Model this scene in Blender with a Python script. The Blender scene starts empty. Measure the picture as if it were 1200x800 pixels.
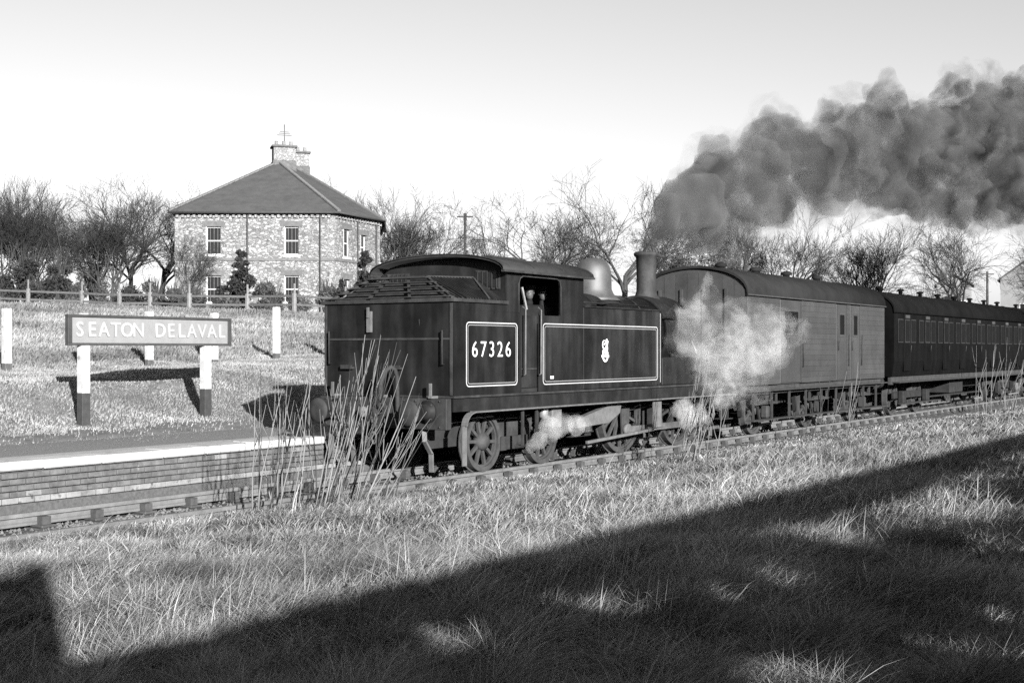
import bpy, math, random
import numpy as np
from mathutils import Vector, Matrix
random.seed(7); RNG = np.random.default_rng(11)
SC = bpy.context.scene
COL = SC.collection
R = math.radians
PI = math.pi

# ------------------------------------------------------------------ camera, sky, sun, exposure
# world frame: X runs along the track, Y across it (away from the photographer), Z up, rail top = 0
CAM = Vector((0.0, -12.35, 1.91))
TH = math.atan2(1000, 1500)                     # track direction against the viewing axis
VX, VY = math.cos(TH), math.sin(TH)             # viewing direction on the ground
RX, RY = math.sin(TH), -math.cos(TH)            # right-hand direction on the ground
cd = bpy.data.cameras.new('camera'); cam = bpy.data.objects.new('camera', cd); COL.objects.link(cam)
cam.location = CAM
cam.rotation_euler = (R(90), 0, TH - R(90))
cd.sensor_width = 36; cd.lens = 45; cd.shift_y = 10 / 1200; cd.clip_end = 3000; cd.clip_start = 0.05
SC.camera = cam

SUN_ELEV = R(15.5)
SUN_DIR = Vector((0.555 * math.cos(SUN_ELEV), 0.832 * math.cos(SUN_ELEV), -math.sin(SUN_ELEV)))   # the way light travels
world = bpy.data.worlds.new('World'); SC.world = world; world.use_nodes = True
wn = world.node_tree.nodes; wl = world.node_tree.links; wn.clear()
sky = wn.new('ShaderNodeTexSky'); sky.sky_type = 'NISHITA'; sky.sun_disc = False
sky.sun_elevation = SUN_ELEV
sky.sun_rotation = math.atan2(-SUN_DIR.x, -SUN_DIR.y)
sky.air_density = 1.0; sky.dust_density = 1.4; sky.ozone_density = 1.0
bw = wn.new('ShaderNodeRGBToBW')                  # black-and-white film
bg = wn.new('ShaderNodeBackground'); bg.inputs['Strength'].default_value = 0.052
wo = wn.new('ShaderNodeOutputWorld')
wl.new(sky.outputs[0], bw.inputs[0]); wl.new(bw.outputs[0], bg.inputs[0]); wl.new(bg.outputs[0], wo.inputs[0])
ld = bpy.data.lights.new('sun', 'SUN'); sun = bpy.data.objects.new('sun', ld); COL.objects.link(sun)
ld.energy = 5.0; ld.angle = R(0.5); ld.color = (1.0, 0.995, 0.985)
sun.rotation_euler = SUN_DIR.to_track_quat('-Z', 'Y').to_euler()
sun.location = (-30, -60, 40)
SC.view_settings.view_transform = 'Standard'; SC.view_settings.look = 'None'
SC.view_settings.gamma = 1; SC.view_settings.use_curve_mapping = False
SC.view_settings.exposure = 2.05
SC.render.engine = 'CYCLES'
cy = SC.cycles
cy.use_denoising = False
cy.max_bounces = 5; cy.diffuse_bounces = 0; cy.glossy_bounces = 2; cy.transmission_bounces = 2
cy.transparent_max_bounces = 6; cy.volume_bounces = 2
cy.volume_max_steps = 512

# ------------------------------------------------------------------ helpers
def wm(o):
    m = o.matrix_basis.copy()
    return wm(o.parent) @ o.matrix_parent_inverse @ m if o.parent else m

def setpar(o, p, local=False):
    o.parent = p
    if not local: o.matrix_parent_inverse = wm(p).inverted()

def tag(o, label=None, cat=None, group=None, kind=None):
    if label: o['label'] = label
    if cat: o['category'] = cat
    if group: o['group'] = group
    if kind: o['kind'] = kind
    return o

def thing(name, loc, label, cat, group=None, rotz=0.0):
    o = bpy.data.objects.new(name, None); o.empty_display_size = .2
    COL.objects.link(o); o.location = loc; o.rotation_euler = (0, 0, rotz)
    return tag(o, label, cat, group)

def inst(name, mesh, parent=None, loc=(0, 0, 0), rot=(0, 0, 0), scale=None, local=False):
    o = bpy.data.objects.new(name, mesh); COL.objects.link(o)
    o.location = loc; o.rotation_euler = rot
    if scale: o.scale = scale
    if parent: setpar(o, parent, local)
    return o

def copy_tree(o, parent=None):
    c = o.copy(); COL.objects.link(c); c.parent = parent
    if parent is not None: c.matrix_parent_inverse = o.matrix_parent_inverse.copy()
    for ch in list(o.children): copy_tree(ch, c)
    return c

class MB:
    def __init__(s): s.v = []; s.f = []; s.sm = []
    def add(s, vs, fs, smooth=False):
        b = len(s.v); s.v += [tuple(v) for v in vs]
        s.f += [tuple(i + b for i in f) for f in fs]; s.sm += [smooth] * len(fs); return s
    def box(s, x0, x1, y0, y1, z0, z1):
        if x0 > x1: x0, x1 = x1, x0
        if y0 > y1: y0, y1 = y1, y0
        if z0 > z1: z0, z1 = z1, z0
        return s.add([(x0,y0,z0),(x1,y0,z0),(x1,y1,z0),(x0,y1,z0),(x0,y0,z1),(x1,y0,z1),(x1,y1,z1),(x0,y1,z1)],
                     [(0,3,2,1),(4,5,6,7),(0,1,5,4),(1,2,6,5),(2,3,7,6),(3,0,4,7)])
    def bbox(s, x0, x1, y0, y1, z0, z1, c=.01):
        # box with chamfered edges
        P = []
        for z, i in ((z0, c), (z0 + c, 0), (z1 - c, 0), (z1, c)):
            e = 0 if i == 0 else c
            P += [(x0+c,y0+e,z),(x1-c,y0+e,z),(x1-e,y0+c,z),(x1-e,y1-c,z),(x1-c,y1-e,z),(x0+c,y1-e,z),(x0+e,y1-c,z),(x0+e,y0+c,z)]
        F = [tuple(range(7, -1, -1)), tuple(range(24, 32))]
        for k in range(3):
            for i in range(8):
                j = (i + 1) % 8; F.append((k*8+i, k*8+j, k*8+8+j, k*8+8+i))
        return s.add(P, F)
    def prism(s, poly, axis, a0, a1, smooth=False):
        # poly: 2-D points; axis 'x' -> (y,z), 'y' -> (x,z), 'z' -> (x,y)
        def m(p, a): return {'x': (a, p[0], p[1]), 'y': (p[0], a, p[1]), 'z': (p[0], p[1], a)}[axis]
        n = len(poly); area = sum(poly[i][0]*poly[(i+1)%n][1]-poly[(i+1)%n][0]*poly[i][1] for i in range(n))
        flip = (area < 0) != (axis == 'y')
        b = len(s.v)
        s.v += [m(p, a0) for p in poly] + [m(p, a1) for p in poly]
        def put(f, sm):
            if flip: f = f[::-1]
            s.f.append(tuple(i + b for i in f)); s.sm.append(sm)
        put(tuple(range(n - 1, -1, -1)), False); put(tuple(range(n, 2 * n)), False)
        for i in range(n):
            j = (i + 1) % n; put((i, j, n + j, n + i), smooth)
        return s
    def lathe(s, prof, c, axis='z', n=24, smooth=True, cap=True):
        # prof: (radius, height along axis)
        P = []; F = []
        for r, h in prof:
            for k in range(n):
                a = 2 * PI * k / n; u, w = r * math.cos(a), r * math.sin(a)
                if axis == 'z': P.append((c[0]+u, c[1]+w, c[2]+h))
                elif axis == 'x': P.append((c[0]+h, c[1]+u, c[2]+w))
                else: P.append((c[0]+w, c[1]+h, c[2]+u))
        for i in range(len(prof) - 1):
            for k in range(n):
                j = (k + 1) % n; F.append((i*n+k, i*n+j, (i+1)*n+j, (i+1)*n+k))
        s.add(P, F, smooth)
        if cap:
            b = len(s.v) - len(P)
            s.f.append(tuple(b + k for k in range(n - 1, -1, -1))); s.sm.append(False)
            s.f.append(tuple(b + (len(prof)-1)*n + k for k in range(n))); s.sm.append(False)
        return s
    def tube(s, pts, r, n=6, smooth=True):
        pts = [Vector(p) for p in pts]; rs = r if isinstance(r, (list, tuple)) else [r] * len(pts)
        P = []; F = []; up = Vector((0.13, 0.27, 0.95))
        for i, p in enumerate(pts):
            d = (pts[min(i+1, len(pts)-1)] - pts[max(i-1, 0)]).normalized()
            u = d.cross(up)
            if u.length < .15: u = d.cross(Vector((1, .1, 0)))
            u.normalize(); w = d.cross(u).normalized()
            for k in range(n):
                a = 2 * PI * k / n; P.append(p + (u * math.cos(a) + w * math.sin(a)) * rs[i])
        for i in range(len(pts) - 1):
            for k in range(n):
                j = (k + 1) % n; F.append((i*n+k, (i+1)*n+k, (i+1)*n+j, i*n+j))
        F.append(tuple(range(n))); F.append(tuple((len(pts)-1)*n + k for k in range(n - 1, -1, -1)))
        return s.add(P, F, smooth)
    def bar(s, a, b, w, h):
        # rectangular bar between two points: w sideways, h upwards
        a, b = Vector(a), Vector(b); d = (b - a).normalized()
        u = d.cross(Vector((0, 0, 1)))
        if u.length < .01: u = Vector((1, 0, 0))
        u.normalize(); t = u.cross(d).normalized()
        P = [q + u * sx * w / 2 + t * sz * h / 2 for q in (a, b) for sx, sz in ((-1,-1),(1,-1),(1,1),(-1,1))]
        return s.add(P, [(0,3,2,1),(4,5,6,7),(0,1,5,4),(1,2,6,5),(2,3,7,6),(3,0,4,7)])
    def mesh(s, name, mat):
        me = bpy.data.meshes.new(name); me.from_pydata(s.v, [], s.f)
        me.polygons.foreach_set('use_smooth', s.sm)
        if mat: me.materials.append(mat)
        me.update(); return me
    def build(s, name, mat, parent=None, local=False):
        return inst(name, s.mesh(name, mat), parent, local=local)

def np_mesh(name, verts, faces, mat, tone=None, smooth=False):
    """verts (n,3), faces (m,k) as numpy; tone = one float per vertex"""
    me = bpy.data.meshes.new(name); k = faces.shape[1]
    me.vertices.add(len(verts)); me.vertices.foreach_set('co', np.asarray(verts, np.float32).ravel())
    me.loops.add(faces.size); me.loops.foreach_set('vertex_index', np.asarray(faces, np.int32).ravel())
    me.polygons.add(len(faces)); me.polygons.foreach_set('loop_start', np.arange(0, faces.size, k, dtype=np.int32))
    try: me.polygons.foreach_set('loop_total', np.full(len(faces), k, np.int32))
    except Exception: pass
    if tone is not None:
        at = me.attributes.new('tone', 'FLOAT', 'POINT'); at.data.foreach_set('value', np.asarray(tone, np.float32))
    if smooth: me.polygons.foreach_set('use_smooth', np.ones(len(faces), bool))
    if mat: me.materials.append(mat)
    me.update(); me.validate(); return me

def frame_to_world(px, py, depth):
    a = (px - 600) / 1500
    return Vector((CAM.x + (VX + RX*a)*depth, CAM.y + (VY + RY*a)*depth, CAM.z + depth*(410 - py)/1500))

# ------------------------------------------------------------------ materials (grey: the film is black and white)
TONE = .77      # film response: how pale every dry surface reads
def mat(name, v, rough=.8, var=.25, scale=6.0, bump=.15, spec=.3, metal=0., streak=None, spots=None, detail=6, tone=False, translucent=0, bdist=.02):
    v = v*TONE; spec = spec*min(1, max(.12, v/.03))
    m = bpy.data.materials.new(name); m.use_nodes = True
    n = m.node_tree.nodes; l = m.node_tree.links; b = n['Principled BSDF']
    b.inputs['Roughness'].default_value = rough; b.inputs['Specular IOR Level'].default_value = spec
    b.inputs['Metallic'].default_value = metal
    tc = n.new('ShaderNodeTexCoord'); ge = n.new('ShaderNodeNewGeometry')
    src = ge.outputs['Position']
    nz = n.new('ShaderNodeTexNoise'); nz.inputs['Scale'].default_value = scale; nz.inputs['Detail'].default_value = detail
    nz.inputs['Roughness'].default_value = .65
    l.new(src, nz.inputs['Vector'])
    mr = n.new('ShaderNodeMapRange'); mr.inputs['From Min'].default_value = .25; mr.inputs['From Max'].default_value = .75
    mr.inputs['To Min'].default_value = v * (1 - var); mr.inputs['To Max'].default_value = v * (1 + var)
    l.new(nz.outputs['Fac'], mr.inputs['Value'])
    val = mr.outputs['Result']
    if streak:
        mp = n.new('ShaderNodeMapping'); mp.inputs['Scale'].default_value = streak[0]
        l.new(src, mp.inputs['Vector'])
        n2 = n.new('ShaderNodeTexNoise'); n2.inputs['Scale'].default_value = 1.0; n2.inputs['Detail'].default_value = 5
        l.new(mp.outputs[0], n2.inputs['Vector'])
        r2 = n.new('ShaderNodeMapRange'); r2.inputs['From Min'].default_value = .45; r2.inputs['From Max'].default_value = .75
        r2.inputs['To Min'].default_value = 1; r2.inputs['To Max'].default_value = streak[1]
        l.new(n2.outputs['Fac'], r2.inputs['Value'])
        mu = n.new('ShaderNodeMath'); mu.operation = 'MULTIPLY'; l.new(val, mu.inputs[0]); l.new(r2.outputs[0], mu.inputs[1]); val = mu.outputs[0]
    if spots:
        n3 = n.new('ShaderNodeTexNoise'); n3.inputs['Scale'].default_value = spots[0]; n3.inputs['Detail'].default_value = 3
        l.new(src, n3.inputs['Vector'])
        r3 = n.new('ShaderNodeMapRange'); r3.inputs['From Min'].default_value = spots[2]; r3.inputs['From Max'].default_value = spots[2] + .08
        r3.inputs['To Min'].default_value = 1; r3.inputs['To Max'].default_value = spots[1]
        l.new(n3.outputs['Fac'], r3.inputs['Value'])
        mu = n.new('ShaderNodeMath'); mu.operation = 'MULTIPLY'; l.new(val, mu.inputs[0]); l.new(r3.outputs[0], mu.inputs[1]); val = mu.outputs[0]
    if tone:
        at = n.new('ShaderNodeAttribute'); at.attribute_name = 'tone'
        mu = n.new('ShaderNodeMath'); mu.operation = 'MULTIPLY'; l.new(val, mu.inputs[0]); l.new(at.outputs['Fac'], mu.inputs[1]); val = mu.outputs[0]
    oi = n.new('ShaderNodeObjectInfo')              # a little difference from piece to piece
    ro = n.new('ShaderNodeMapRange'); ro.inputs['To Min'].default_value = .9; ro.inputs['To Max'].default_value = 1.1
    l.new(oi.outputs['Random'], ro.inputs['Value'])
    mu = n.new('ShaderNodeMath'); mu.operation = 'MULTIPLY'; l.new(val, mu.inputs[0]); l.new(ro.outputs[0], mu.inputs[1]); val = mu.outputs[0]
    l.new(val, b.inputs['Base Color'])
    if rough < .75:
        rr = n.new('ShaderNodeMapRange'); rr.inputs['To Min'].default_value = max(.05, rough - .15); rr.inputs['To Max'].default_value = rough + .2
        l.new(nz.outputs['Fac'], rr.inputs['Value']); l.new(rr.outputs[0], b.inputs['Roughness'])
    if bump:
        bp = n.new('ShaderNodeBump'); bp.inputs['Strength'].default_value = bump; bp.inputs['Distance'].default_value = bdist
        l.new(nz.outputs['Fac'], bp.inputs['Height']); l.new(bp.outputs[0], b.inputs['Normal'])
    if translucent:
        tr = n.new('ShaderNodeBsdfTranslucent'); l.new(val, tr.inputs['Color'])
        mx = n.new('ShaderNodeMixShader'); mx.inputs[0].default_value = translucent
        l.new(b.outputs[0], mx.inputs[1]); l.new(tr.outputs[0], mx.inputs[2]); l.new(mx.outputs[0], n['Material Output'].inputs['Surface'])
    return m

def stone_mat(name, lo, hi, mortar, scale, zs=1.6, bump=.5):
    m = bpy.data.materials.new(name); m.use_nodes = True
    n = m.node_tree.nodes; l = m.node_tree.links; b = n['Principled BSDF']
    b.inputs['Roughness'].default_value = .9; b.inputs['Specular IOR Level'].default_value = .2
    tc = n.new('ShaderNodeTexCoord'); mp = n.new('ShaderNodeMapping'); mp.inputs['Scale'].default_value = (1, 1, zs)
    l.new(tc.outputs['Object'], mp.inputs['Vector'])
    v1 = n.new('ShaderNodeTexVoronoi'); v1.inputs['Scale'].default_value = scale; l.new(mp.outputs[0], v1.inputs['Vector'])
    v2 = n.new('ShaderNodeTexVoronoi'); v2.feature = 'DISTANCE_TO_EDGE'; v2.inputs['Scale'].default_value = scale; l.new(mp.outputs[0], v2.inputs['Vector'])
    bwn = n.new('ShaderNodeRGBToBW'); l.new(v1.outputs['Color'], bwn.inputs[0])
    mr = n.new('ShaderNodeMapRange'); mr.inputs['From Min'].default_value = .15; mr.inputs['From Max'].default_value = .85
    mr.inputs['To Min'].default_value = lo; mr.inputs['To Max'].default_value = hi; l.new(bwn.outputs[0], mr.inputs['Value'])
    nz = n.new('ShaderNodeTexNoise'); nz.inputs['Scale'].default_value = .5; nz.inputs['Detail'].default_value = 5; l.new(tc.outputs['Object'], nz.inputs['Vector'])
    m3 = n.new('ShaderNodeMapRange'); m3.inputs['From Min'].default_value = .35; m3.inputs['From Max'].default_value = .7
    m3.inputs['To Min'].default_value = 1.1; m3.inputs['To Max'].default_value = .75; l.new(nz.outputs['Fac'], m3.inputs['Value'])
    mu = n.new('ShaderNodeMath'); mu.operation = 'MULTIPLY'; l.new(mr.outputs[0], mu.inputs[0]); l.new(m3.outputs[0], mu.inputs[1])
    ed = n.new('ShaderNodeMapRange'); ed.inputs['From Min'].default_value = .02; ed.inputs['From Max'].default_value = .09; l.new(v2.outputs['Distance'], ed.inputs['Value'])
    mx = n.new('ShaderNodeMix'); mx.data_type = 'FLOAT'; l.new(ed.outputs[0], mx.inputs[0]); mx.inputs[2].default_value = mortar; l.new(mu.outputs[0], mx.inputs[3])
    l.new(mx.outputs[0], b.inputs['Base Color'])
    bp = n.new('ShaderNodeBump'); bp.inputs['Strength'].default_value = bump; bp.inputs['Distance'].default_value = .03
    l.new(ed.outputs[0], bp.inputs['Height']); l.new(bp.outputs[0], b.inputs['Normal'])
    return m

def glass_mat(name, v=.02):
    m = bpy.data.materials.new(name); m.use_nodes = True
    b = m.node_tree.nodes['Principled BSDF']
    b.inputs['Base Color'].default_value = (v, v, v, 1); b.inputs['Roughness'].default_value = .12; b.inputs['Specular IOR Level'].default_value = .22
    return m

def volume_mat(name, alb, dens, lo, hi, scale, aniso=.2, step=.1, detail=5, dist=.4, src=None):
    """alb = (darkest, palest) scattering colour of the folds; src = (x0, x1, lift): thicker close to where it comes out"""
    m = bpy.data.materials.new(name); m.use_nodes = True
    n = m.node_tree.nodes; l = m.node_tree.links; n.remove(n['Principled BSDF'])
    pv = n.new('ShaderNodeVolumePrincipled'); pv.inputs['Anisotropy'].default_value = aniso
    ge = n.new('ShaderNodeTexCoord')
    nz = n.new('ShaderNodeTexNoise'); nz.inputs['Scale'].default_value = scale; nz.inputs['Detail'].default_value = detail
    nz.inputs['Roughness'].default_value = .68; nz.inputs['Distortion'].default_value = dist
    l.new(ge.outputs['Object'], nz.inputs['Vector']); fac = nz.outputs['Fac']
    if src:
        sx = n.new('ShaderNodeSeparateXYZ'); l.new(ge.outputs['Object'], sx.inputs[0])
        ms = n.new('ShaderNodeMapRange'); ms.inputs['From Min'].default_value = src[0]; ms.inputs['From Max'].default_value = src[1]
        ms.inputs['To Min'].default_value = src[2]; ms.inputs['To Max'].default_value = 0; l.new(sx.outputs[0], ms.inputs['Value'])
        ad = n.new('ShaderNodeMath'); ad.operation = 'ADD'; l.new(fac, ad.inputs[0]); l.new(ms.outputs[0], ad.inputs[1]); fac = ad.outputs[0]
    mr = n.new('ShaderNodeMapRange'); mr.inputs['From Min'].default_value = lo; mr.inputs['From Max'].default_value = hi; mr.clamp = False
    mr.inputs['To Min'].default_value = 0; mr.inputs['To Max'].default_value = dens
    l.new(fac, mr.inputs['Value'])
    mx = n.new('ShaderNodeMath'); mx.operation = 'MAXIMUM'; mx.inputs[1].default_value = 0; l.new(mr.outputs[0], mx.inputs[0]); l.new(mx.outputs[0], pv.inputs['Density'])
    n2 = n.new('ShaderNodeTexNoise'); n2.inputs['Scale'].default_value = scale*1.05; n2.inputs['Detail'].default_value = 3; n2.inputs['Distortion'].default_value = .8
    l.new(ge.outputs['Object'], n2.inputs['Vector'])
    m2 = n.new('ShaderNodeMapRange'); m2.inputs['From Min'].default_value = .36; m2.inputs['From Max'].default_value = .64
    m2.inputs['To Min'].default_value = alb[0]; m2.inputs['To Max'].default_value = alb[1]; l.new(n2.outputs['Fac'], m2.inputs['Value']); l.new(m2.outputs[0], pv.inputs['Color'])
    l.new(pv.outputs[0], n['Material Output'].inputs['Volume'])
    try: m.cycles.volume_step_rate = step
    except Exception: pass
    return m

M = {}
M['soil'] = mat('soil', 0.045, .95, .45, 3.0, .5, .1, spots=(9, .5, .55))
M['turf'] = mat('turf', 0.102, .95, .35, 2.5, .6, .1, spots=(14, .6, .58), bdist=.05)
M['grass'] = mat('dry_grass', 0.156, .7, .3, 1.2, 0, .25, tone=True, translucent=.1)
M['bankgrass'] = mat('bank_grass', 0.187, .8, .25, .8, 0, .2, tone=True, translucent=.1)
M['stalk'] = mat('stalk', 0.1733, .7, .3, 8, 0, .3, tone=True)
M['gravel'] = mat('platform_gravel', 0.14, .95, .4, 30, .5, .15, spots=(45, 1.9, .66))
M['gravelpale'] = mat('trodden_platform', 0.252, .95, .2, 10, .3, .15)
M['ballast'] = mat('ballast', 0.07, .95, .5, 14, .8, .15, spots=(20, 1.8, .62), bdist=.06)
M['stonebit'] = mat('ballast_stone', 0.098, .95, .5, 9, .4, .2)
M['whitewash'] = mat('whitewashed_stone', 0.3168, .8, .16, 2.2, .35, .25, spots=(5, .6, .60))
M['brick'] = mat('weathered_brick', 0.0806, .9, .5, 7, .5, .15, spots=(3.2, 3.2, .66))
M['palebrick'] = mat('limed_brick', 0.1596, .9, .4, 6, .5, .15, spots=(8, .4, .6))
M['mortar'] = mat('dark_mortar', .06, .95, .4, 20, .4, .1)
M['rail'] = mat('rail_steel', 0.13, .55, .3, 6, .1, .4, metal=.3)
M['wood'] = mat('sleeper_wood', 0.056, .9, .4, 10, .4, .2)
M['iron'] = mat('cast_iron', 0.042, .7, .4, 15, .2, .3)
M['black'] = mat('loco_black', 0.007425, .38, .55, 1.6, .09, .34, streak=((3.5, 3.5, .5), 2.8))
M['blackend'] = mat('loco_dusty_black', 0.01071, .55, .5, 3, .08, .25, streak=((4, 4, .7), 1.8))
M['frame'] = mat('grimy_frame', 0.0198, .75, .5, 5, .2, .3, streak=((5, 5, 1), 1.7))
M['wheelm'] = mat('grimy_wheel', 0.03315, .75, .4, 8, .2, .3)
M['plate'] = mat('dusty_running_plate', 0.0748, .75, .4, 6, .15, .3)
M['line'] = mat('lining_cream', 0.3375, .5, .1, 8, 0, .3)
M['line2'] = mat('lining_grey', .16, .5, .1, 8, 0, .3)
M['numeral'] = mat('numeral_cream', .55, .5, .08, 8, 0, .3)
M['dome'] = mat('dome_paint', 0.035, .58, .4, 3, .03, .7)
M['steel'] = mat('bright_steel', 0.3, .35, .2, 8, .03, .5, metal=.6)
M['coal'] = mat('coal', .018, .5, .6, 20, .3, .5)
M['cabdark'] = mat('cab_interior', .02, .8, .3, 6, .1, .2)
M['roofblack'] = mat('cab_roof', 0.0192, .7, .4, 4, .1, .3)
M['van'] = mat('van_paint', 0.03162, .6, .22, 1.6, .06, .35, streak=((1.5, 1.5, .4), .7))
M['vanend'] = mat('van_end_paint', 0.03, .7, .4, 2, .1, .3)
M['vanroof'] = mat('van_roof_felt', 0.0126, .9, .5, 1.2, .3, .2)
M['coachp'] = mat('coach_paint', 0.003024, .5, .4, 2, .05, .15, streak=((3, 3, .4), 1.8))
M['coachroof'] = mat('coach_roof', 0.00504, .9, .5, 1.5, .3, .2)
M['under'] = mat('underframe', 0.0175, .8, .5, 6, .2, .25)
M['stepm'] = mat('stepboard', 0.028, .8, .4, 6, .2, .25)
M['glass'] = glass_mat('window_glass', .008)
M['dullglass'] = mat('grimy_glass', 0.006, .55, .3, 4, 0, .15)
M['signframe'] = mat('sign_frame_paint', 0.033, .7, .3, 6, .1, .3)
M['signpanel'] = mat('sign_panel_paint', .165, .6, .12, 4, .06, .3)
M['signletter'] = mat('sign_letter_paint', 0.256, .5, .08, 6, .03, .3)
M['postw'] = mat('post_white_paint', 0.3257, .7, .2, 5, .2, .3, spots=(11, .55, .62))
M['postb'] = mat('post_dark_paint', 0.03, .8, .3, 9, .2, .3)
M['fencew'] = mat('fence_grey_wood', 0.06, .9, .4, 9, .3, .2)
M['fencep'] = mat('fence_pale_post', 0.144, .9, .3, 9, .3, .2)
M['rubble'] = stone_mat('rubble_stone', .08, .20, .045, 4.6, 1.8)
M['chimstone'] = stone_mat('chimney_stone', .11, .2, .06, 5.0)
M['lintel'] = mat('stone_lintel', 0.09, .9, .3, 4, .2, .2)
M['slate'] = mat('slate_roof', 0.0465, .75, .22, 2.0, .25, .3, streak=((.6, .6, 5), .8))
M['ridge'] = mat('ridge_tile', 0.102, .85, .3, 4, .2, .2)
M['paintw'] = mat('white_paint', 0.48, .6, .05, 6, .03, .3)
M['pot'] = mat('chimney_pot', 0.18, .85, .2, 6, .1, .2)
M['darkstone'] = mat('sooty_stone', 0.072, .9, .4, 5, .2, .2)
M['bark'] = mat('bark', 0.036, .9, .4, 3, .3, .15)
M['barkpale'] = mat('pale_bark', 0.132, .9, .4, 3, .3, .15)
M['twig'] = mat('twigs', 0.03, .9, .3, 2, 0, .15)
M['leafdark'] = mat('evergreen_leaf', 0.0175, .7, .4, 1.5, 0, .3, tone=True)
M['leafgrey'] = mat('bramble_leaf', 0.042, .8, .4, 1.5, 0, .2, tone=True)
M['cloth'] = mat('work_jacket', 0.0105, .9, .3, 10, .2, .2)
M['cloth2'] = mat('dark_jacket', 0.012, .9, .3, 10, .2, .2)
M['skin'] = mat('skin', .045, .6, .1, 10, .05, .35)
M['tar'] = mat('shadow_screen_tar', .04, .8, .3, 6, .2, .2)
M['render'] = mat('render_wall', 0.1488, .9, .1, 1, .1, .2)
M['smoke'] = volume_mat('coal_smoke', (.012, .19), 2.6, .41, .66, .62, .0, .032, 8, .8, (23.4, 29, .26))
M['veil'] = volume_mat('thin_smoke', (.05, .16), .75, .46, .72, .9, .0, .05, 8, 1.2, (23.4, 28, .1))
M['steam'] = volume_mat('white_steam', (.75, .92), 1.35, .44, .72, 1.3, .1, .05, 7, 1.2)
M['steamveil'] = volume_mat('thin_steam', (.8, .92), .5, .44, .72, 1.6, .1, .05, 7, 1.4)
M['jet'] = volume_mat('steam_jet', (.8, .92), 2.6, .36, .72, 2.2, .1, .06, 6, 1.2)

# ------------------------------------------------------------------ the ground
PROF = np.array([(-900,2.5),(-60,.7),(-16,.40),(-9,.30),(-5,.10),(-3,.0),(-1.7,.0),(-1.4,-.03),(-1.0,-.32),(3.6,-.30),(4.2,.10),(5.0,.46),
                 (6.3,.62),(7.2,.92),(8.5,1.40),(9.3,1.46),(12.6,1.46),(20,2.3),(28,3.25),(42,3.6),(52,4.1),(120,5.0),(1200,8)])
def ground(x, y):
    x = np.asarray(x, float); y = np.asarray(y, float)
    z = sum(np.interp(y + d, PROF[:, 0], PROF[:, 1]) for d in (-.25, 0, .25)) / 3
    lift = np.interp(x, [4, 8, 12, 18, 26, 45, 90], [.12, .10, .05, -.03, -.13, -.17, -.2])
    z = z + lift*np.clip((y + 6)/3, 0, 1)*(y < -.6)
    k = np.clip((y - 6.5) / 3, 0, 1)
    z = z + k * np.clip((x - 20) * .028, -.14, .3)
    f = np.clip((-2.0 - y) / 2, 0, 1)
    z = z + f * (.06*np.sin(x*.9 + y*.7) + .05*np.sin(x*.37 - y*1.3 + 1) + .025*np.sin(x*2.3 + y*2.9))
    b = np.clip((y - 5.2) / 1.5, 0, 1)
    z = z + b * (.035*np.sin(x*1.3 + y*.9) + .03*np.sin(x*.6 - y*1.7) + .02*np.sin(x*2.9 + 2*y))
    return z

def axis_coords(lo, hi, dlo, dhi, step, far):
    c = list(np.arange(dlo, dhi + 1e-6, step))
    s = step; v = dlo; left = []
    while v > lo:
        s *= far; v -= s; left.append(v)
    s = step; v = dhi; right = []
    while v < hi:
        s *= far; v += s; right.append(v)
    return np.array(left[::-1] + c + right)
gx = axis_coords(-700, 1100, -2, 45, .3, 1.13); gy = axis_coords(-700, 1100, -13, 14, .2, 1.12)
XX, YY = np.meshgrid(gx, gy, indexing='ij'); ZZ = ground(XX, YY)
nx, ny = XX.shape
idx = np.arange(nx*ny).reshape(nx, ny)
fc = np.stack([idx[:-1, :-1], idx[1:, :-1], idx[1:, 1:], idx[:-1, 1:]], -1).reshape(-1, 4)
g = inst('ground', np_mesh('ground', np.stack([XX, YY, ZZ], -1).reshape(-1, 3), fc, M['turf'], smooth=True))
tag(g, 'rough turf of the lineside verge, bank and field', None, None, 'structure')

# ------------------------------------------------------------------ platform: gravel surface, whitewashed coping, brick wall
PX0, PX1 = 2.0, 60.0
platform = MB()
platform.box(PX0, PX1, 1.62, 5.6, -.5, .42)
plat = platform.build('platform', M['mortar']); tag(plat, 'low station platform with brick face', None, None, 'structure')
sf = MB()
xs = np.arange(PX0, PX1 + .1, .5); prev = None
for xx in xs:
    row = [(xx, 1.98, .50), (xx, 2.9, .505), (xx, 4.4, .49 + .01*math.sin(xx*1.7)), (xx, 5.62, .40)]
    base = len(sf.v); sf.v += row
    if prev is not None:
        for k in range(3): sf.f.append((prev+k, base+k, base+k+1, prev+k+1)); sf.sm.append(True)
    prev = base
o = sf.build('platform_surface', M['gravel'], plat)
ss = MB(); ss.box(PX0, PX1, 1.995, 2.45, .45, .5085); ss.build('trodden_strip', M['gravelpale'], plat)
# coping stones
xk = PX0
cop = [MB().bbox(0, L-.004, 0, .44, -.115, 0, .018).mesh('coping_stone', M['whitewash']) for L in (.9, 1.05, .78)]
k = 0
while xk < 34:
    L = (.9, 1.05, .78)[k % 3]
    inst('coping_stone', cop[k % 3], plat, (xk, 1.545 + random.uniform(-.004, .004), .525 + random.uniform(-.005, .005)))
    xk += L; k += 1
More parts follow.
